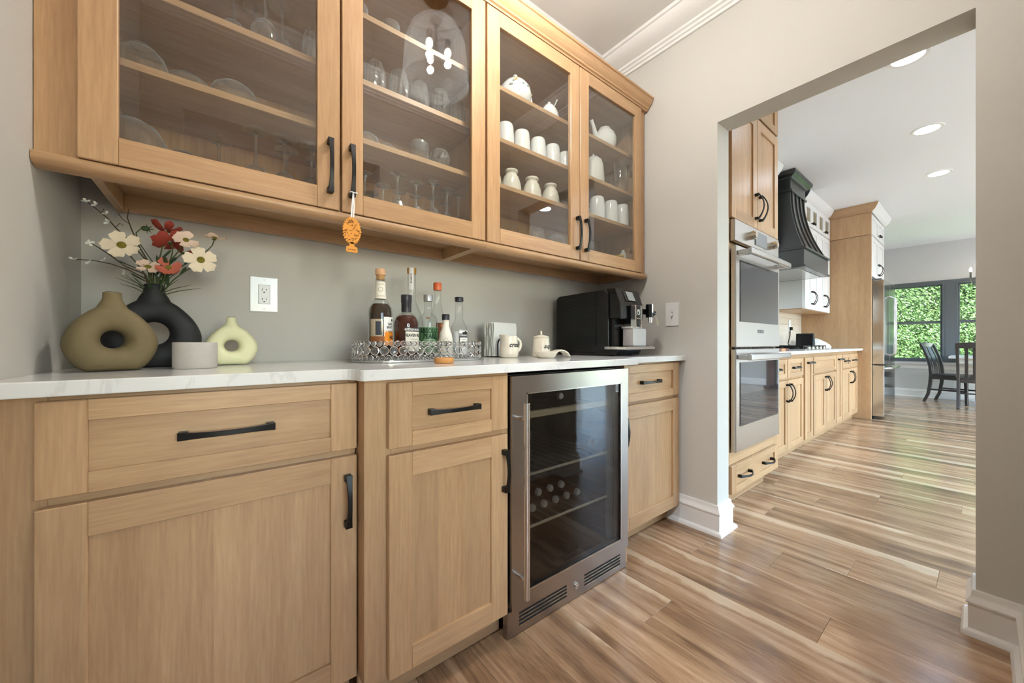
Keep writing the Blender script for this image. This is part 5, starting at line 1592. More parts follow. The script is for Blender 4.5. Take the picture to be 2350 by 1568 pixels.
t = MB(); patch(t, (0, 0), R7, -0.15, 0.4, 0.070, 0.073, 5, 0.0009); L('small_print', t, plain('gold_small_print', srgb(176, 166, 120), 0.6), b)

ckp = [(0, 0), (0.030, 0.0), (0.032, 0.002), (0.033, 0.012), (0.032, 0.016), (0.0305, 0.0178), (0, 0.0178)]
M('cork_coaster', MB().lathe(ckp, 32), plain('cork_lid', srgb(206, 146, 84), 0.8, noise=0.12, scale=160, bump=0.2), loc=(0.582, 1.105, TZ), smooth=True, label='round thick cork coaster lying in front of the jewelled tray', cat='coaster')

# ---- napkins in their holder
nh = E('napkin_holder', (1.085, 1.47, TZ), label='black wire napkin holder standing behind the cream pitcher', cat='napkin holder', rz=0.12)
for yy in (-0.038, 0.038):
    pts = [(-0.055, yy, 0.003), (-0.055, yy, 0.06)] + [(-0.055 + 0.03 * (1 - math.cos(t)), yy, 0.06 + 0.03 * math.sin(t)) for t in (PI / 8, PI / 4, 3 * PI / 8, PI / 2)] + [(0.025 + 0.03 * math.sin(t), yy, 0.06 + 0.03 * math.cos(t)) for t in (0, PI / 8, PI / 4, 3 * PI / 8, PI / 2)] + [(0.055, yy, 0.003)]
    L('wire_arch', MB().tube(pts, 0.003, 8), m_black, nh, smooth=True)
    L('scroll', MB().tube([(0.0, yy, 0.09), (0.002, yy, 0.075), (0.012, yy, 0.068), (0.02, yy, 0.074), (0.016, yy, 0.08)], 0.0018, 6), m_black, nh, smooth=True)
L('base_wire', MB().box(-0.058, 0.058, -0.04, 0.04, 0.0, 0.004), m_black, nh)
np_ = E('napkin_stack', (1.085, 1.47, TZ + 0.0045), label='stack of white paper napkins standing in the wire holder', cat='napkins', rz=0.12)
for k in range(12):
    yy = -0.032 + k * 0.0058
    w = 0.078 + 0.004 * math.sin(k * 2.1); hz = 0.158 + 0.004 * math.sin(k * 1.3)
    lean = 0.006 * math.sin(k * 0.9)
    pm = MB()
    for j in range(7):
        z = hz * j / 6
        for i in range(7):
            x = -w + 2 * w * i / 6
            pm.v.append((x + 0.003 * math.sin(z * 60 + k), yy + 0.004 * math.sin(x * 30 + k * 0.7) * (z / hz) ** 2 + lean * z / hz, z))
    n0 = len(pm.v)
    pm.v += [(x, y + 0.0028, z) for x, y, z in pm.v]
    for j in range(6):
        for i in range(6):
            a = j * 7 + i
            pm.f += [(a, a + 1, a + 8, a + 7), (n0 + a + 7, n0 + a + 8, n0 + a + 1, n0 + a)]; pm.m += [0, 0]
    for e_ in ([i for i in range(7)], [42 + i for i in range(7)], [7 * j for j in range(7)], [7 * j + 6 for j in range(7)]):
        for q in range(6): pm.f.append((e_[q], e_[q + 1], n0 + e_[q + 1], n0 + e_[q])); pm.m.append(0)
    L('napkin', pm, m_paper, np_, smooth=True, angle=40)

# ---- cream pitcher, sugar jar, spoon rest
pt = E('cream_pitcher', (1.040, 1.345, TZ), label='small white ceramic pitcher lettered cream, in front of the napkins', cat='pitcher')
pr = [(0, 0), (0.036, 0.0), (0.041, 0.004), (0.0435, 0.02), (0.0435, 0.045), (0.040, 0.07), (0.0375, 0.088), (0.0385, 0.098), (0.0365, 0.098), (0.0355, 0.088), (0.037, 0.07), (0.038, 0.03), (0.03, 0.008), (0, 0.007)]
pb = MB().lathe(pr, 32)
pb.v = [(x - (0.010 * max(0, (z - 0.07) / 0.028) if (x < -0.026) else 0), y, z + (0.006 * max(0, (z - 0.07) / 0.028) if x < -0.026 else 0)) for x, y, z in pb.v]
L('body', pb, m_cream, pt, smooth=True, angle=50)
L('handle', MB().tube([(0.036, 0, 0.085), (0.052, 0, 0.086), (0.066, 0, 0.075), (0.070, 0, 0.058), (0.064, 0, 0.040), (0.052, 0, 0.030), (0.040, 0, 0.030)], 0.0055, 10, flat=1.3), m_cream, pt, smooth=True)
t = MB(); wrap_text(t, 'cream', 0.030, (0, 0), 0.0432, 0.049, 0.12, 0.0005, shear=0.35, sx=0.9, th=0.0008); L('lettering', t, m_ink, pt)
sg = E('sugar_jar', (1.222, 1.325, TZ), label='white ceramic sugar jar with ring-handled lid, lettered sugar', cat='jar')
L('body', MB().lathe([(0, 0), (0.040, 0), (0.0445, 0.004), (0.0445, 0.02), (0.041, 0.06), (0.0385, 0.088), (0.0375, 0.092), (0, 0.092)], 32), m_cream, sg, smooth=True, angle=50)
L('lid', MB().lathe([(0.040, 0.0925), (0.040, 0.095), (0.030, 0.101), (0.015, 0.105), (0.006, 0.107), (0, 0.107)], 30), m_cream, sg, smooth=True)
rg = MB().tube([(0.0085 * math.cos(2 * PI * k / 16), 0, 0.1155 + 0.0085 * math.sin(2 * PI * k / 16)) for k in range(17)], 0.0028, 8)
rg.xf(Matrix.Rotation(0.6, 4, 'Z'))
L('lid_ring', rg, m_cream, sg, smooth=True)
t = MB(); wrap_text(t, 'sugar', 0.030, (0, 0), 0.0425, 0.042, 0.22, 0.0005, shear=0.35, sx=0.9, th=0.001); L('lettering', t, m_ink, sg)
sr = E('spoon_rest', (1.150, 1.215, TZ), label='white ceramic spoon rest lying in front of the sugar jar', cat='spoon rest', rz=0.0)
L('dish', MB().lathe([(0, 0), (0.035, 0), (0.040, 0.003), (0.053, 0.027), (0.0545, 0.029), (0.051, 0.0285), (0.038, 0.007), (0, 0.006)], 36), m_cream, sr, smooth=True, angle=60)
hp = [(0.040, 0, 0.018), (0.058, 0, 0.029), (0.080, 0, 0.034), (0.102, 0, 0.031), (0.122, 0, 0.021), (0.136, 0, 0.004)]
L('handle', MB().rectsweep(hp, [0.05, 0.044, 0.040, 0.040, 0.042, 0.044], 0.005, (0, 1, 0)), m_cream, sr, bevel=0.0012, smooth=True, angle=60)

# ---- coffee machine
cmx, cmy = 1.68, 1.335
cm = E('coffee_machine', (cmx, cmy, TZ), label='black automatic coffee machine with chrome spouts and milk frother under the wall cabinet', cat='coffee machine', rz=0.07)
m_cb = plain('gloss_black_plastic', srgb(12, 12, 13), 0.22, noise=0.02)
m_cm = plain('satin_black_plastic', srgb(12, 12, 13), 0.4, noise=0.05)
X0, X1, Y0, Y1 = -0.125, 0.125, -0.205, 0.215
side = [(Y1, 0.02), (Y0 + 0.07, 0.02), (Y0 + 0.07, 0.325), (Y0 + 0.09, 0.345), (Y1 - 0.02, 0.335), (Y1, 0.32)]
L('body', MB().prism(side, 'x', X0, X1), m_cm, cm, bevel=0.006, seg=2)
L('base_plinth', MB().prism([(Y1 - 0.01, 0.004), (Y0 + 0.035, 0.004), (Y0 + 0.012, 0.036), (Y0 + 0.012, 0.045), (Y1 - 0.01, 0.045)], 'x', X0 + 0.006, X1 - 0.006), m_cm, cm, bevel=0.004)
for xx in (X0 + 0.04, X1 - 0.04):
    for yy in (Y0 + 0.07, Y1 - 0.04): L('foot', MB().lathe([(0.014, 0), (0.014, 0.006)], 12, (xx, yy, 0)), m_dark, cm)
for k in range(34):
    z = 0.055 + k * 0.0078
    L('side_rib', MB().box(X0 - 0.0016, X0 + 0.001, -0.055, 0.155, z, z + 0.0032), m_cm, cm)
L('side_trim', MB().box(X0 - 0.002, X0 + 0.001, -0.062, -0.058, 0.05, 0.335), m_cb, cm)
head = [(Y0 + 0.005, 0.19), (Y0 + 0.07, 0.19), (Y0 + 0.09, 0.349), (Y0 + 0.035, 0.349), (Y0 + 0.008, 0.275)]
L('head', MB().prism(head, 'x', X0 + 0.012, X1 - 0.012), m_cb, cm, bevel=0.004)
fx = [(Y0 + 0.0095, 0.283), (Y0 + 0.0075, 0.283), (Y0 + 0.0315, 0.343), (Y0 + 0.0335, 0.343)]
L('screen_bezel', MB().prism(fx, 'x', -0.055, 0.055), m_cb, cm, bevel=0.001)
fx2 = [(Y0 + 0.0075, 0.288), (Y0 + 0.0060, 0.288), (Y0 + 0.0270, 0.337), (Y0 + 0.0285, 0.337)]
L('screen', MB().prism(fx2, 'x', -0.032, 0.036), plain('grey_lcd', srgb(150, 154, 152), 0.25), cm)
L('spout_block', MB().box(-0.028, 0.030, Y0 - 0.028, Y0 + 0.03, 0.165, 0.262), m_cb, cm, bevel=0.005)
for xx in (-0.034, 0.026): L('spout_trim', MB().box(xx, xx + 0.010, Y0 - 0.032, Y0 - 0.004, 0.145, 0.262), m_chrome, cm, bevel=0.002)
L('spout_bar', MB().box(-0.03, 0.032, Y0 - 0.038, Y0 - 0.028, 0.190, 0.196), m_chrome, cm, bevel=0.001)
eb = MB().tube([(0.001 + 0.0125 * math.cos(2 * PI * k / 20), Y0 - 0.029, 0.226 + 0.0125 * math.sin(2 * PI * k / 20)) for k in range(21)], 0.0022, 6)
eb.box(-0.0005, 0.0025, Y0 - 0.0305, Y0 - 0.028, 0.226, 0.238)
L('emblem', eb, plain('emblem_white', srgb(230, 232, 232), 0.3), cm)
L('power_light', MB().ell((-0.022, Y0 - 0.029, 0.212), 0.003, 0.002, 0.007, 8, 5), plain('teal_light', srgb(70, 190, 160), 0.4), cm)
L('rear_column', MB().box(X0 + 0.02, X1 - 0.02, Y0 + 0.045, Y0 + 0.075, 0.045, 0.2), m_cb, cm)
L('drip_tray', MB().box(X0 + 0.004, X1 - 0.004, Y0 - 0.035, Y0 + 0.07, 0.030, 0.040), m_cm, cm, bevel=0.002)
rim = MB().box(X0 - 0.004, X1 + 0.012, Y0 - 0.040, Y0 - 0.034, 0.034, 0.049); rim.box(X0 - 0.004, X0 + 0.003, Y0 - 0.036, Y0 + 0.09, 0.034, 0.049); rim.box(X1 - 0.003, X1 + 0.004, Y0 - 0.036, Y0 + 0.09, 0.034, 0.049)
L('drip_tray_rim', rim, m_chrome, cm, bevel=0.001)
mc = MB().box(X1 + 0.003, X1 + 0.05, Y0 - 0.03, Y0 - 0.02, 0.036, 0.045)
L('tray_tab', mc, plain('grey_tab', srgb(170, 160, 150), 0.5), cm)
m_frost = glass_thin('frosted_tank', (0.62, 0.63, 0.63, 1), 0.20, 1.6, rough=0.25)
tk_ = MB().box(-0.045, 0.085, Y0 - 0.028, Y0 + 0.035, 0.0495, 0.142)
L('milk_container', tk_, plain('frosted_plastic', srgb(196, 194, 192), 0.3, noise=0.02), cm, bevel=0.006, seg=2)
L('container_lid', MB().box(-0.05, 0.06, Y0 - 0.018, Y0 + 0.04, 0.142, 0.152), plain('clear_lid', srgb(214, 212, 208), 0.25), cm, bevel=0.002)
fr_ = MB().box(0.095, 0.15, Y0 - 0.005, Y0 + 0.03, 0.222, 0.25)
fr_.cyl((0.135, Y0 - 0.02, 0.205), (0.135, Y0 - 0.02, 0.275), 0.020, 16); fr_.cyl((0.135, Y0 - 0.02, 0.235), (0.165, Y0 - 0.03, 0.228), 0.014, 12)
L('milk_frother', fr_, m_cb, cm, smooth=True)
L('frother_sleeve', MB().lathe([(0.0205, 0.232), (0.0205, 0.276), (0, 0.2765)], 18, (0.1375, Y0 - 0.021, 0)), m_chrome, cm, smooth=True)
for q in (0.122, 0.142): L('milk_nozzle', MB().lathe([(0.005, 0.178), (0.006, 0.21)], 10, (q, Y0 - 0.025, 0)), m_chrome, cm, smooth=True)
L('frother_knob', MB().ell((0.168, Y0 - 0.031, 0.226), 0.007, 0.009, 0.010, 10, 6), m_chrome, cm, smooth=True)
tb = [(0.170, Y0 - 0.03, 0.224), (0.176, Y0 - 0.035, 0.205), (0.178, Y0 - 0.038, 0.178), (0.184, Y0 - 0.04, 0.162), (0.190, Y0 - 0.04, 0.175), (0.186, Y0 - 0.036, 0.2), (0.182, Y0 - 0.033, 0.215), (0.19, Y0 - 0.036, 0.195), (0.202, Y0 - 0.04, 0.17)]
L('milk_hose', MB().tube(tb, 0.0016, 6), plain('cream_hose', srgb(232, 220, 196), 0.5), cm, smooth=True)

# ---- wooden tree ornament hanging from the cupboard pull
orn = E('tree_ornament', (0.316, 1.197, 1.262), label='orange wooden tree ornament hanging by a white ribbon from a cabinet pull', cat='ornament')
m_or = plain('laser_cut_wood', srgb(226, 152, 52), 0.6, noise=0.08, scale=80)
ro = random.Random(2)
cr_ = []
for k in range(56):
    a = 2 * PI * k / 56
    w = 1 + 0.07 * (-1) ** k + ro.uniform(-0.03, 0.03)
    cr_.append((0.316 + 0.0265 * w * math.cos(a), 1.325 + 0.0405 * w * math.sin(a)))
M('crown', MB().prism(cr_, 'y', 1.195, 1.199), m_or, orn)
lv = MB()
for k in range(44):
    a = ro.uniform(0, 2 * PI); q = math.sqrt(ro.uniform(0, 1)) * 0.86
    x, z = 0.316 + 0.0265 * q * math.cos(a), 1.325 + 0.0405 * q * math.sin(a)
    t = ro.choice((0.6, -0.6, 0.1, 1.2)); l, w = ro.uniform(0.004, 0.007), ro.uniform(0.0008, 0.0014)
    u = Vector((math.cos(t), 0, math.sin(t))); n2 = Vector((-math.sin(t), 0, math.cos(t))); c = Vector((x, 1.1945, z))
    lv.add([c - u * l, c - n2 * w, c + u * l, c + n2 * w], [(0, 1, 2, 3)])
M('cut_pattern', lv, plain('burnt_cut', srgb(128, 74, 24), 0.8), orn)
tk2 = [(0.311, 1.29), (0.309, 1.278), (0.3, 1.275), (0.299, 1.262), (0.302, 1.259), (0.330, 1.259), (0.333, 1.262), (0.332, 1.275), (0.323, 1.278), (0.321, 1.29)]
M('trunk', MB().prism(tk2, 'y', 1.195, 1.199), m_or, orn)
pl_ = MB()
for x, w in ((0.306, 0.003), (0.312, 0.004), (0.318, 0.003), (0.324, 0.004)): pl_.box(x - w / 2, x + w / 2, 1.1942, 1.1951, 1.2655, 1.2685)
M('plaque_marks', pl_, bpy.data.materials['burnt_cut'], orn)
m_rib = plain('white_ribbon', srgb(240, 240, 242), 0.5)
for dx in (-0.003, 0.003): M('ribbon', MB().rectsweep([(0.3225 - 0.003, 1.193, 1.442), (0.319 + dx, 1.1935, 1.40), (0.317 + dx, 1.194, 1.366)], 0.004, 0.0006, (1, 0, 0)), m_rib, orn)
M('ribbon_knot', MB().tube([(0.3235 + 0.0105 * math.cos(2 * PI * k / 14), 1.2045 + 0.0105 * math.sin(2 * PI * k / 14), 1.4445 + 0.002 * math.cos(2 * PI * k / 7)) for k in range(15)], 0.0018, 6), m_rib, orn, smooth=True)

# ================================================================ crockery and glasses behind the glass doors
FLZ = 1.4385
ORD = ['first', 'second', 'third', 'fourth', 'fifth', 'sixth', 'seventh', 'eighth', 'ninth']


def item(name, label, cat, group, loc, rz=0.0):
    return E(name, loc, label=label, cat=cat, group=group, rz=rz)


def wine_glass(loc, label, group, s=1.0, bowl=0.036, h=0.2, mat=None):
    """Stemmed glass standing upside down on its rim."""
    mat = mat or m_glass
    r = item('wine_glass', label, 'glass', group, loc)
    bh = h * 0.46
    L('bowl', MB().lathe([(bowl * 0.86, 0), (bowl, bh * 0.35), (bowl * 0.96, bh * 0.62), (bowl * 0.6, bh * 0.9), (0.006, bh), (0.0, bh * 1.005)], 22, cap0=False), mat, r, smooth=True, angle=60)
    L('stem', MB().lathe([(0.006, bh), (0.0038, bh + 0.02), (0.0036, h - 0.03), (0.006, h - 0.012), (0.009, h - 0.006)], 10), mat, r, smooth=True)
    L('foot', MB().lathe([(0.009, h - 0.006), (bowl * 0.55, h - 0.0035), (bowl * 0.95, h - 0.002), (bowl * 0.96, h), (0, h)], 26), mat, r, smooth=True)
    return r


def ribbed(prof, seg, amp, twist=0.0):
    mb = MB()
    n = seg
    for i, (r_, z) in enumerate(prof):
        for k in range(n):
            a = 2 * PI * k / n
            q = r_ * (1 + (amp if k % 2 else -amp))
            mb.v.append((q * math.cos(a + twist * z), q * math.sin(a + twist * z), z))
    for i in range(len(prof) - 1):
        for k in range(n): mb.f.append((i * n + k, i * n + (k + 1) % n, (i + 1) * n + (k + 1) % n, (i + 1) * n + k)); mb.m.append(0)
    mb.f.append(tuple((len(prof) - 1) * n + k for k in range(n))); mb.m.append(0)
    return mb


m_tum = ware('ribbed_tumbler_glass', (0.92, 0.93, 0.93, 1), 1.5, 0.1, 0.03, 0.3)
# wide cupboard, lower shelf: three inverted glass bowls
bp1 = [(0.070, 0), (0.068, 0.012), (0.062, 0.04), (0.050, 0.066), (0.032, 0.08), (0.022, 0.084), (0.0, 0.084)]
for i, x in enumerate((-0.160, -0.075, 0.032)):
    r = item('glass_bowl', '%s inverted clear glass bowl from the wall, on the shelf behind the first door' % ORD[i], 'bowl', 'inverted glass bowls on the shelf', (x + (0.0 if i else -0.005), 1.385 + (0.04 if i == 1 else 0), SH[0]))
    L('bowl_wall', MB().lathe(bp1 if i != 0 else [(p[0] * 0.9, p[1] * 1.15) for p in bp1], 36, cap0=False), m_glass, r, smooth=True, angle=60)
    L('foot_ring', MB().lathe([(0.024, 0.083 * (1.15 if i == 0 else 1)), (0.024, 0.087 * (1.15 if i == 0 else 1)), (0.02, 0.087 * (1.15 if i == 0 else 1))], 24, cap0=False, cap1=False), m_glass, r, smooth=True)
for x, s, lab in ((-0.178, 1.1, 'large domed glass bowl on the cabinet floor behind the first glass door, nearest the wall'), (-0.073, 0.88, 'smaller domed glass bowl on the cabinet floor beside the large one')):
    r = item('glass_dome_bowl', lab, 'bowl', 'domed bowls on the cabinet floor', (x if s > 1 else -0.085, 1.36 if s > 1 else 1.43, FLZ))
    L('bowl_wall', MB().lathe([(0.062 * s, 0), (0.064 * s, 0.03 * s), (0.058 * s, 0.065 * s), (0.044 * s, 0.092 * s), (0.024 * s, 0.105 * s), (0, 0.108 * s)], 36, cap0=False), m_glass, r, smooth=True, angle=60)
for i, (x, y, h) in enumerate(((-0.005, 1.45, 0.165), (0.085, 1.385, 0.195), (0.162, 1.40, 0.205), (0.178, 1.47, 0.2), (0.236, 1.37, 0.19), (0.27, 1.46, 0.19))):
    wine_glass((x, y, FLZ), '%s inverted wine glass counted from the domed bowls, on the floor of the wide cabinet' % ORD[i], 'wine glasses on the cabinet floor', bowl=0.037, h=h)
for i, (x, y) in enumerate(((0.03, 1.40), (0.088, 1.44), (0.155, 1.39), (0.105, 1.34))):
    wine_glass((x, y, SH[1]), '%s inverted wine glass from the wall on the upper shelf behind the first glass door' % ORD[i], 'wine glasses on the upper shelf', bowl=0.036, h=0.185)
# ribbed tumblers on the upper shelf behind the second door
tp_ = [(0.036, 0), (0.037, 0.02), (0.036, 0.07), (0.034, 0.11), (0.029, 0.135), (0.02, 0.146), (0.0, 0.148)]
tm = mesh_of(ribbed(tp_, 28, 0.045, 2.0), 'tumbler', smooth=True, angle=25)
tm.materials.append(m_tum)
for i, x in enumerate((0.246, 0.447, 0.534, 0.622, 0.706, 0.785)):
    o = bpy.data.objects.new('ribbed_tumbler', tm); C.objects.link(o)
    o.location = (x, 1.375 + 0.01 * (i % 2), SH[1]); WP[o.name] = Vector(o.location)
    tag(o, ('ribbed glass tumbler upside down at the edge of the first glass door, upper shelf' if i == 0 else '%s ribbed glass tumbler upside down in the row on the upper shelf, second door' % ORD[i - 1]), 'glass', 'inverted ribbed tumblers on the upper shelf')
for i, x in enumerate((0.40, 0.52, 0.66)):
    r = item('tall_tumbler', '%s clear straight tumbler upside down on the top shelf behind the second glass door' % ORD[i], 'glass', 'clear tumblers on the top shelf', (x, 1.42, SH[2]))
    L('glass_wall', MB().lathe([(0.034, 0), (0.032, 0.12), (0.03, 0.125), (0, 0.125)], 26, cap0=False), m_glass, r, smooth=True)
# lower shelf behind the second door
for x, y, kind, lab in ((0.415, 1.37, 0, 'small glass bowl at the edge of the second glass door, lower shelf'), (0.492, 1.40, 0, 'low clear glass bowl next along the lower shelf behind the second door'), (0.613, 1.37, 1, 'short clear tumbler upside down on the lower shelf, second door'), (0.70, 1.365, 2, 'round cut crystal tumbler on the lower shelf behind the second door')):
    r = item('lowball_glass', lab, 'glass', 'assorted glasses on the lower shelf', (x, y, SH[0]))
    if kind == 0: L('bowl_wall', MB().lathe([(0.045, 0), (0.044, 0.02), (0.036, 0.05), (0.02, 0.062), (0, 0.063)], 28, cap0=False), m_glass, r, smooth=True)
    elif kind == 1:
        L('glass_wall', MB().lathe([(0.037, 0), (0.0375, 0.08), (0.0345, 0.095), (0.03, 0.098), (0, 0.098)], 28, cap0=False), m_tum, r, smooth=True)
        L('thick_base', MB().lathe([(0.034, 0.082), (0.033, 0.092), (0, 0.093)], 24), m_glass, r, smooth=True)
    else: L('glass_wall', ribbed([(0.033, 0), (0.039, 0.02), (0.041, 0.05), (0.036, 0.078), (0.024, 0.092), (0, 0.094)], 18, 0.05, 8), m_cut, r)
# cut crystal cordials on the cabinet floor behind the second door
for i, (x, y, h) in enumerate(((0.415, 1.40, 0.165), (0.462, 1.47, 0.125), (0.492, 1.43, 0.15), (0.522, 1.36, 0.178), (0.56, 1.44, 0.145), (0.596, 1.36, 0.165), (0.636, 1.45, 0.15), (0.668, 1.36, 0.185), (0.706, 1.45, 0.16), (0.735, 1.37, 0.175), (0.772, 1.45, 0.15), (0.795, 1.38, 0.172))):
    r = item('crystal_cordial', '%s stemmed crystal glass upside down from the ribboned pull, %s row on the cabinet floor' % (ORD[i // 2], 'back' if y > 1.41 else 'front'), 'glass', 'stemmed crystal glasses on the cabinet floor', (x, y, FLZ))
    bh = h * 0.46
    L('bowl', ribbed([(0.021, 0), (0.025, bh * 0.3), (0.0255, bh * 0.6), (0.018, bh * 0.88), (0.006, bh), (0.0, bh * 1.01)], 16, 0.05), m_cut, r)
    L('stem', MB().lathe([(0.006, bh), (0.0045, bh + 0.01), (0.0035, h * 0.7), (0.006, h - 0.02), (0.011, h - 0.006)], 10), m_cut, r, smooth=True)
    L('foot', MB().lathe([(0.011, h - 0.006), (0.026, h - 0.002), (0.0265, h), (0, h)], 24), m_glass, r, smooth=True)


# ---- white crockery
def mug(loc, label, group, rz=0.0, r0=0.040, h=0.105, mat=None, handle=True):
    r = item('mug', label, 'mug', group, loc, rz)
    L('body', MB().lathe([(r0, 0), (r0 * 0.99, h * 0.5), (r0 * 0.92, h * 0.86), (r0 * 0.84, h * 0.97), (r0 * 0.76, h), (r0 * 0.7, h * 0.985), (0, h * 0.985)], 30, cap0=False), mat or m_ceram, r, smooth=True, angle=60)
    if handle: L('handle', MB().tube([(r0 * 0.92, 0, h * 0.8), (r0 * 1.4, 0, h * 0.78), (r0 * 1.7, 0, h * 0.5), (r0 * 1.4, 0, h * 0.22), (r0 * 0.94, 0, h * 0.2)], 0.005, 8), mat or m_ceram, r, smooth=True)
    return r


for i, x in enumerate((1.030, 1.128, 1.232, 1.332)):
    mug((x, 1.36, SH[1]), '%s white mug upside down in the row on the middle shelf, third glass door' % ORD[i], 'white mugs on the middle shelf', PI / 2 + 0.3, 0.041, 0.118)
mm = mug((1.408, 1.345, SH[1]), 'white mug with a dark curl on its side, last of the middle shelf row', 'white mugs on the middle shelf', PI / 2, 0.034, 0.1)
L('dark_mark', MB().tube([(-0.006, -0.0335, 0.05), (-0.012, -0.0335, 0.056), (-0.016, -0.0325, 0.05), (-0.022, -0.030, 0.052)], 0.003, 6), plain('dark_brown_mark', srgb(70, 48, 40), 0.5), mm, smooth=True)
m_urn = plain('speckled_stoneware', srgb(222, 216, 202), 0.3, noise=0.10, scale=260)
ur = [(0.046, 0), (0.0475, 0.02), (0.044, 0.05), (0.035, 0.078), (0.027, 0.09), (0.026, 0.096), (0.032, 0.101), (0.0335, 0.107), (0.031, 0.111), (0.0, 0.111)]
for i, x in enumerate((0.945, 1.060, 1.188, 1.312)):
    r = item('stoneware_mug', ('stoneware mug mostly hidden by the door frame, lower shelf of the third door' if i == 0 else '%s speckled stoneware mug upside down on the lower shelf, third glass door' % ORD[i - 1]), 'mug', 'speckled stoneware mugs on the lower shelf', (x, 1.355, SH[0] - 0.0005), PI / 2)
    L('body', MB().lathe(ur, 30, cap0=False), m_urn, r, smooth=True, angle=60)
    L('handle', MB().tube([(0.043, 0, 0.06), (0.06, 0, 0.062), (0.066, 0, 0.04), (0.058, 0, 0.02), (0.046, 0, 0.02)], 0.005, 8), m_urn, r, smooth=True)
# teapot painted with sprigs, third door, top shelf
tpt = item('painted_teapot', 'round white teapot with painted sprigs on the top shelf, third glass door', 'teapot', None, (1.100, 1.375, SH[2]), 0.0)
del_ = [(0.04, 0), (0.052, 0.004), (0.072, 0.03), (0.078, 0.06), (0.072, 0.092), (0.052, 0.118), (0.03, 0.128)]
L('body', MB().lathe(del_, 36), m_ceram, tpt, smooth=True)
L('lid', MB().lathe([(0.032, 0.127), (0.028, 0.135), (0.012, 0.142), (0.009, 0.15), (0.011, 0.158), (0, 0.162)], 24), m_ceram, tpt, smooth=True)
L('handle', MB().tube([(0.066, 0, 0.1), (0.095, 0, 0.095), (0.105, 0, 0.06), (0.095, 0, 0.028), (0.07, 0, 0.03)], 0.007, 8), m_ceram, tpt, smooth=True)
L('spout', MB().tube([(-0.066, 0, 0.04), (-0.1, 0, 0.06), (-0.115, 0, 0.1), (-0.128, 0, 0.115)], [0.018, 0.013, 0.009, 0.008], 10), m_ceram, tpt, smooth=True)
rs = random.Random(8)
for k in range(9):
    a = -1.0 + rs.uniform(0, 1.9); z = rs.uniform(0.06, 0.1); q = MB()
    rr_ = 0.0785 - max(0, z - 0.06) * 0.17
    q.ell((rr_ * math.sin(a), -rr_ * math.cos(a), z), 0.007, 0.002, 0.005, 8, 4)
    L('painted_sprig', q, plain('ochre_paint', srgb(222, 176, 96), 0.3) if k == 0 else bpy.data.materials['ochre_paint'] if k % 3 == 0 else plain('grey_green_paint', srgb(140, 150, 138), 0.3) if k == 1 else bpy.data.materials['grey_green_paint'], tpt, smooth=True)
hp_ = item('honey_pot', 'white beehive honey pot with a dipper on the top shelf, third glass door', 'pot', None, (1.308, 1.36, SH[2]))
prf = []
for k in range(7):
    z0 = 0.012 * k; rr_ = 0.052 * (1 - (k / 8.2) ** 2.6)
    prf += [(rr_ * 0.97, z0), (rr_, z0 + 0.004), (rr_ * 0.99, z0 + 0.009)]
prf += [(0.02, 0.092), (0.012, 0.098), (0, 0.1)]
L('body', MB().lathe(prf, 30), m_ceram, hp_, smooth=True, angle=60)
L('knob', MB().ell((0, 0, 0.103), 0.009, 0.009, 0.008), m_ceram, hp_, smooth=True)
L('dipper', MB().tube([(0.022, -0.005, 0.08), (0.05, -0.005, 0.135)], 0.003, 8).ell((0.051, -0.005, 0.137), 0.0045, 0.0045, 0.0045, 8, 6), m_ceram, hp_, smooth=True)
# fourth door
t2 = item('white_teapot', 'plain white teapot with long spout on the top shelf, fourth glass door', 'teapot', None, (1.735, 1.345, SH[2] - 0.0005), 0.0)
L('body', MB().lathe([(0.04, 0), (0.05, 0.004), (0.064, 0.03), (0.066, 0.06), (0.055, 0.09), (0.04, 0.105), (0.034, 0.112)], 36), m_ceram, t2, smooth=True)
L('lid', MB().lathe([(0.036, 0.111), (0.032, 0.12), (0.016, 0.127), (0.012, 0.13), (0, 0.131)], 24), m_ceram, t2, smooth=True)
L('spout', MB().tube([(-0.054, 0, 0.04), (-0.085, 0, 0.06), (-0.1, 0, 0.1), (-0.118, 0, 0.128)], [0.018, 0.014, 0.010, 0.010], 10), m_ceram, t2, smooth=True)
L('handle', MB().tube([(0.055, 0, 0.085), (0.082, 0, 0.08), (0.09, 0, 0.05), (0.078, 0, 0.025), (0.058, 0, 0.025)], 0.006, 8), m_ceram, t2, smooth=True)
t3 = item('textured_teapot', 'tall textured white teapot with knobbed lid on the middle shelf, fourth door', 'teapot', None, (1.635, 1.345, SH[1] - 0.0005), 0.35)
m_tex = plain('hobnail_ceramic', srgb(232, 230, 222), 0.3, noise=0.14, scale=160, bump=0.8)
L('body', MB().lathe([(0.056, 0), (0.06, 0.004), (0.059, 0.06), (0.054, 0.105), (0.045, 0.13), (0.036, 0.137)], 36), m_tex, t3, smooth=True)
L('lid', MB().lathe([(0.038, 0.136), (0.03, 0.146), (0.018, 0.15), (0.008, 0.152), (0.006, 0.16), (0.003, 0.168), (0, 0.17)], 24), m_ceram, t3, smooth=True)
L('handle', MB().tube([(0.05, 0, 0.11), (0.08, 0, 0.115), (0.095, 0, 0.09), (0.09, 0, 0.05), (0.07, 0, 0.02), (0.056, 0, 0.022)], 0.0075, 8), m_ceram, t3, smooth=True)
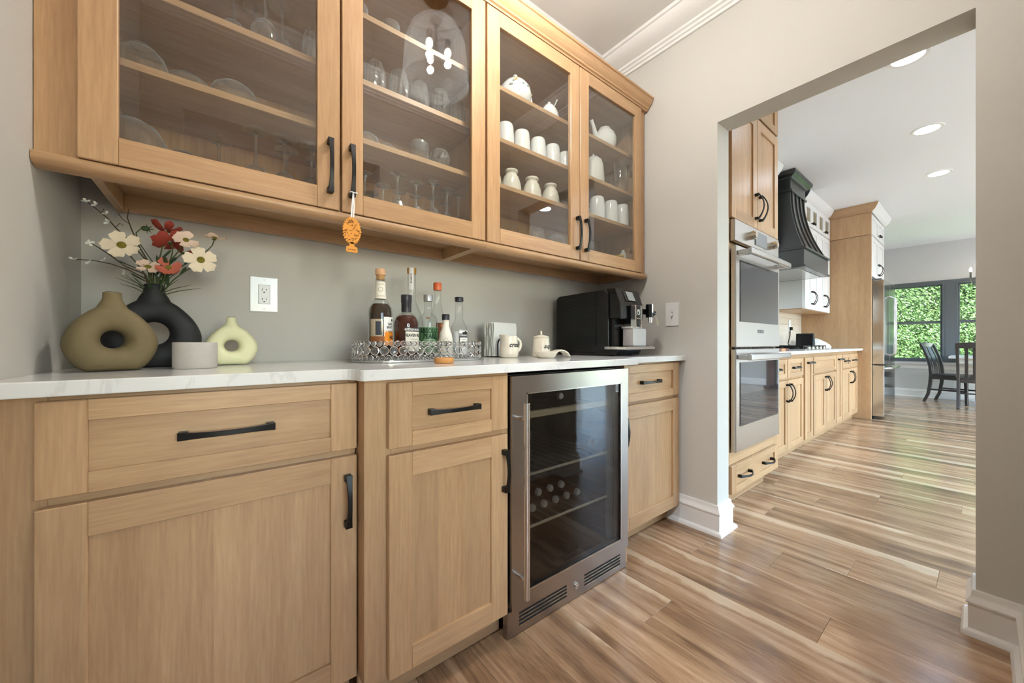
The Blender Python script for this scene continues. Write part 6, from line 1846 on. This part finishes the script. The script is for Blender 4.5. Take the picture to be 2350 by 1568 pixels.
for x, y, h, rr_, lab in ((1.865, 1.33, 0.185, 0.038, 'tall clear glass tumbler at the end of the middle shelf, fourth door'), (1.805, 1.39, 0.1, 0.03, 'short clear glass beside the textured teapot on the middle shelf')):
    r = item('glass_tumbler', lab, 'glass', None, (x, y, SH[1]))
    L('glass_wall', MB().lathe([(rr_ * 0.9, 0), (rr_, h)], 26, cap1=False), m_glass, r, smooth=True)
    L('base', MB().lathe([(rr_ * 0.88, 0.001), (rr_ * 0.88, 0.012)], 24), m_glass, r, smooth=True)
for i, (x, y) in enumerate(((1.655, 1.335), (1.765, 1.325), (1.865, 1.32))):
    mug((x, y, SH[0]), '%s white mug upside down on the lower shelf, fourth glass door' % ORD[i], 'white mugs on the lower shelf', PI / 2 + 0.2, 0.043 - 0.002 * i, 0.124)
mug((1.60, 1.42, SH[0]), 'white mug showing its handle behind the row, lower shelf of the fourth door', 'white mugs on the lower shelf', -0.6, 0.04, 0.1)
for x, y, h, lab in ((1.265, 1.40, 0.12, 'clear straight glass on the cabinet floor behind the third door'), (1.375, 1.385, 0.10, 'wide clear glass on the cabinet floor by the third door pull')):
    r = item('glass_tumbler', lab, 'glass', None, (x, y, FLZ))
    q = 0.036 if h > 0.11 else 0.05
    L('glass_wall', MB().lathe([(q, 0), (q * 0.97, h * 0.85), (q * 0.85, h), (0, h)], 28, cap0=False), m_glass, r, smooth=True)
j = item('sprinkle_jar', 'small white jar with print on the cabinet floor behind the fourth door', 'jar', None, (1.862, 1.31, FLZ))
L('body', MB().box(-0.013, 0.013, -0.013, 0.013, 0, 0.075), m_lab_w, j, bevel=0.003)
L('cap', MB().lathe([(0.009, 0.075), (0.009, 0.088), (0, 0.089)], 14), m_lab_w, j, smooth=True)
j = item('tea_tin', 'small round tin with yellow lid on the cabinet floor, fourth door', 'tin', None, (1.818, 1.305, FLZ))
L('body', MB().lathe([(0.024, 0), (0.025, 0.04)], 20), plain('brown_tin', srgb(96, 76, 50), 0.4), j, smooth=True)
L('lid', MB().lathe([(0.026, 0.04), (0.026, 0.05), (0.0, 0.052)], 20), plain('yellow_lid', srgb(214, 182, 84), 0.4), j, smooth=True)
j = item('votive_glass', 'low votive glass on the cabinet floor near the fourth door pull', 'glass', None, (1.545, 1.31, FLZ))
L('glass_wall', MB().lathe([(0.02, 0), (0.023, 0.03)], 20, cap1=False), m_glass, j, smooth=True)

# ================================================================ pendant lamp of the pantry
px0, py0 = 0.86, 0.76
pen = E('pendant_light', (px0, py0, 2.30), label='semi flush glass bell pendant light over the pantry floor, seen reflected in the cabinet doors', cat='ceiling light')
m_brz = plain('aged_bronze', srgb(70, 58, 50), 0.4, metal=0.8)
M('canopy', MB().lathe([(0.065, 0), (0.06, 0.02), (0.02, 0.03)], 24, (px0, py0, CE - 0.031)), m_brz, pen, smooth=True)
M('stem', MB().cyl((px0, py0, 2.47), (px0, py0, CE - 0.02), 0.008, 10).ell((px0, py0, 2.62), 0.03, 0.03, 0.018), m_brz, pen, smooth=True)
M('glass_bell', MB().lathe([(0.165, 0), (0.160, 0.1), (0.150, 0.2), (0.125, 0.265), (0.08, 0.30), (0.03, 0.315)], 40, (px0, py0, 2.30), cap0=False, cap1=False), m_glass, pen, smooth=True)
M('rim', MB().tube([(px0 + 0.165 * math.cos(2 * PI * k / 40), py0 + 0.165 * math.sin(2 * PI * k / 40), 2.30) for k in range(41)], 0.003, 6), m_cut, pen, smooth=True)
m_bulb = emission('pendant_bulb', (1.0, 0.94, 0.86, 1), 12)
for k in range(3):
    a = 2 * PI * k / 3 + 0.5
    bx_, by_ = px0 + 0.06 * math.cos(a), py0 + 0.06 * math.sin(a)
    arm = E('lamp_arm', (px0, py0, 2.5), pen)
    M('arm_rod', MB().tube([(px0, py0, 2.52), (bx_, by_, 2.53), (bx_, by_, 2.515)], 0.005, 8).cyl((px0, py0, 2.56), (px0 + 0.152 * math.cos(a + 0.6), py0 + 0.152 * math.sin(a + 0.6), 2.53), 0.003, 6), m_brz, arm, smooth=True)
    M('socket', MB().lathe([(0.014, 0), (0.014, 0.04), (0.006, 0.045)], 14, (bx_, by_, 2.485)), m_brz, arm, smooth=True)
    M('bulb', MB().ell((bx_, by_, 2.462), 0.018, 0.018, 0.024, 14, 10), m_bulb, arm, smooth=True)
    ld = bpy.data.lights.new('pendant_lamp', 'POINT')
    ld.energy = PENDANT_W; ld.color = (1.0, 0.97, 0.93); ld.shadow_soft_size = 0.016
    lo = bpy.data.objects.new('pendant_lamp', ld); C.objects.link(lo); lo.parent = pen; lo.location = Vector((bx_, by_, 2.405)) - WP[pen.name]
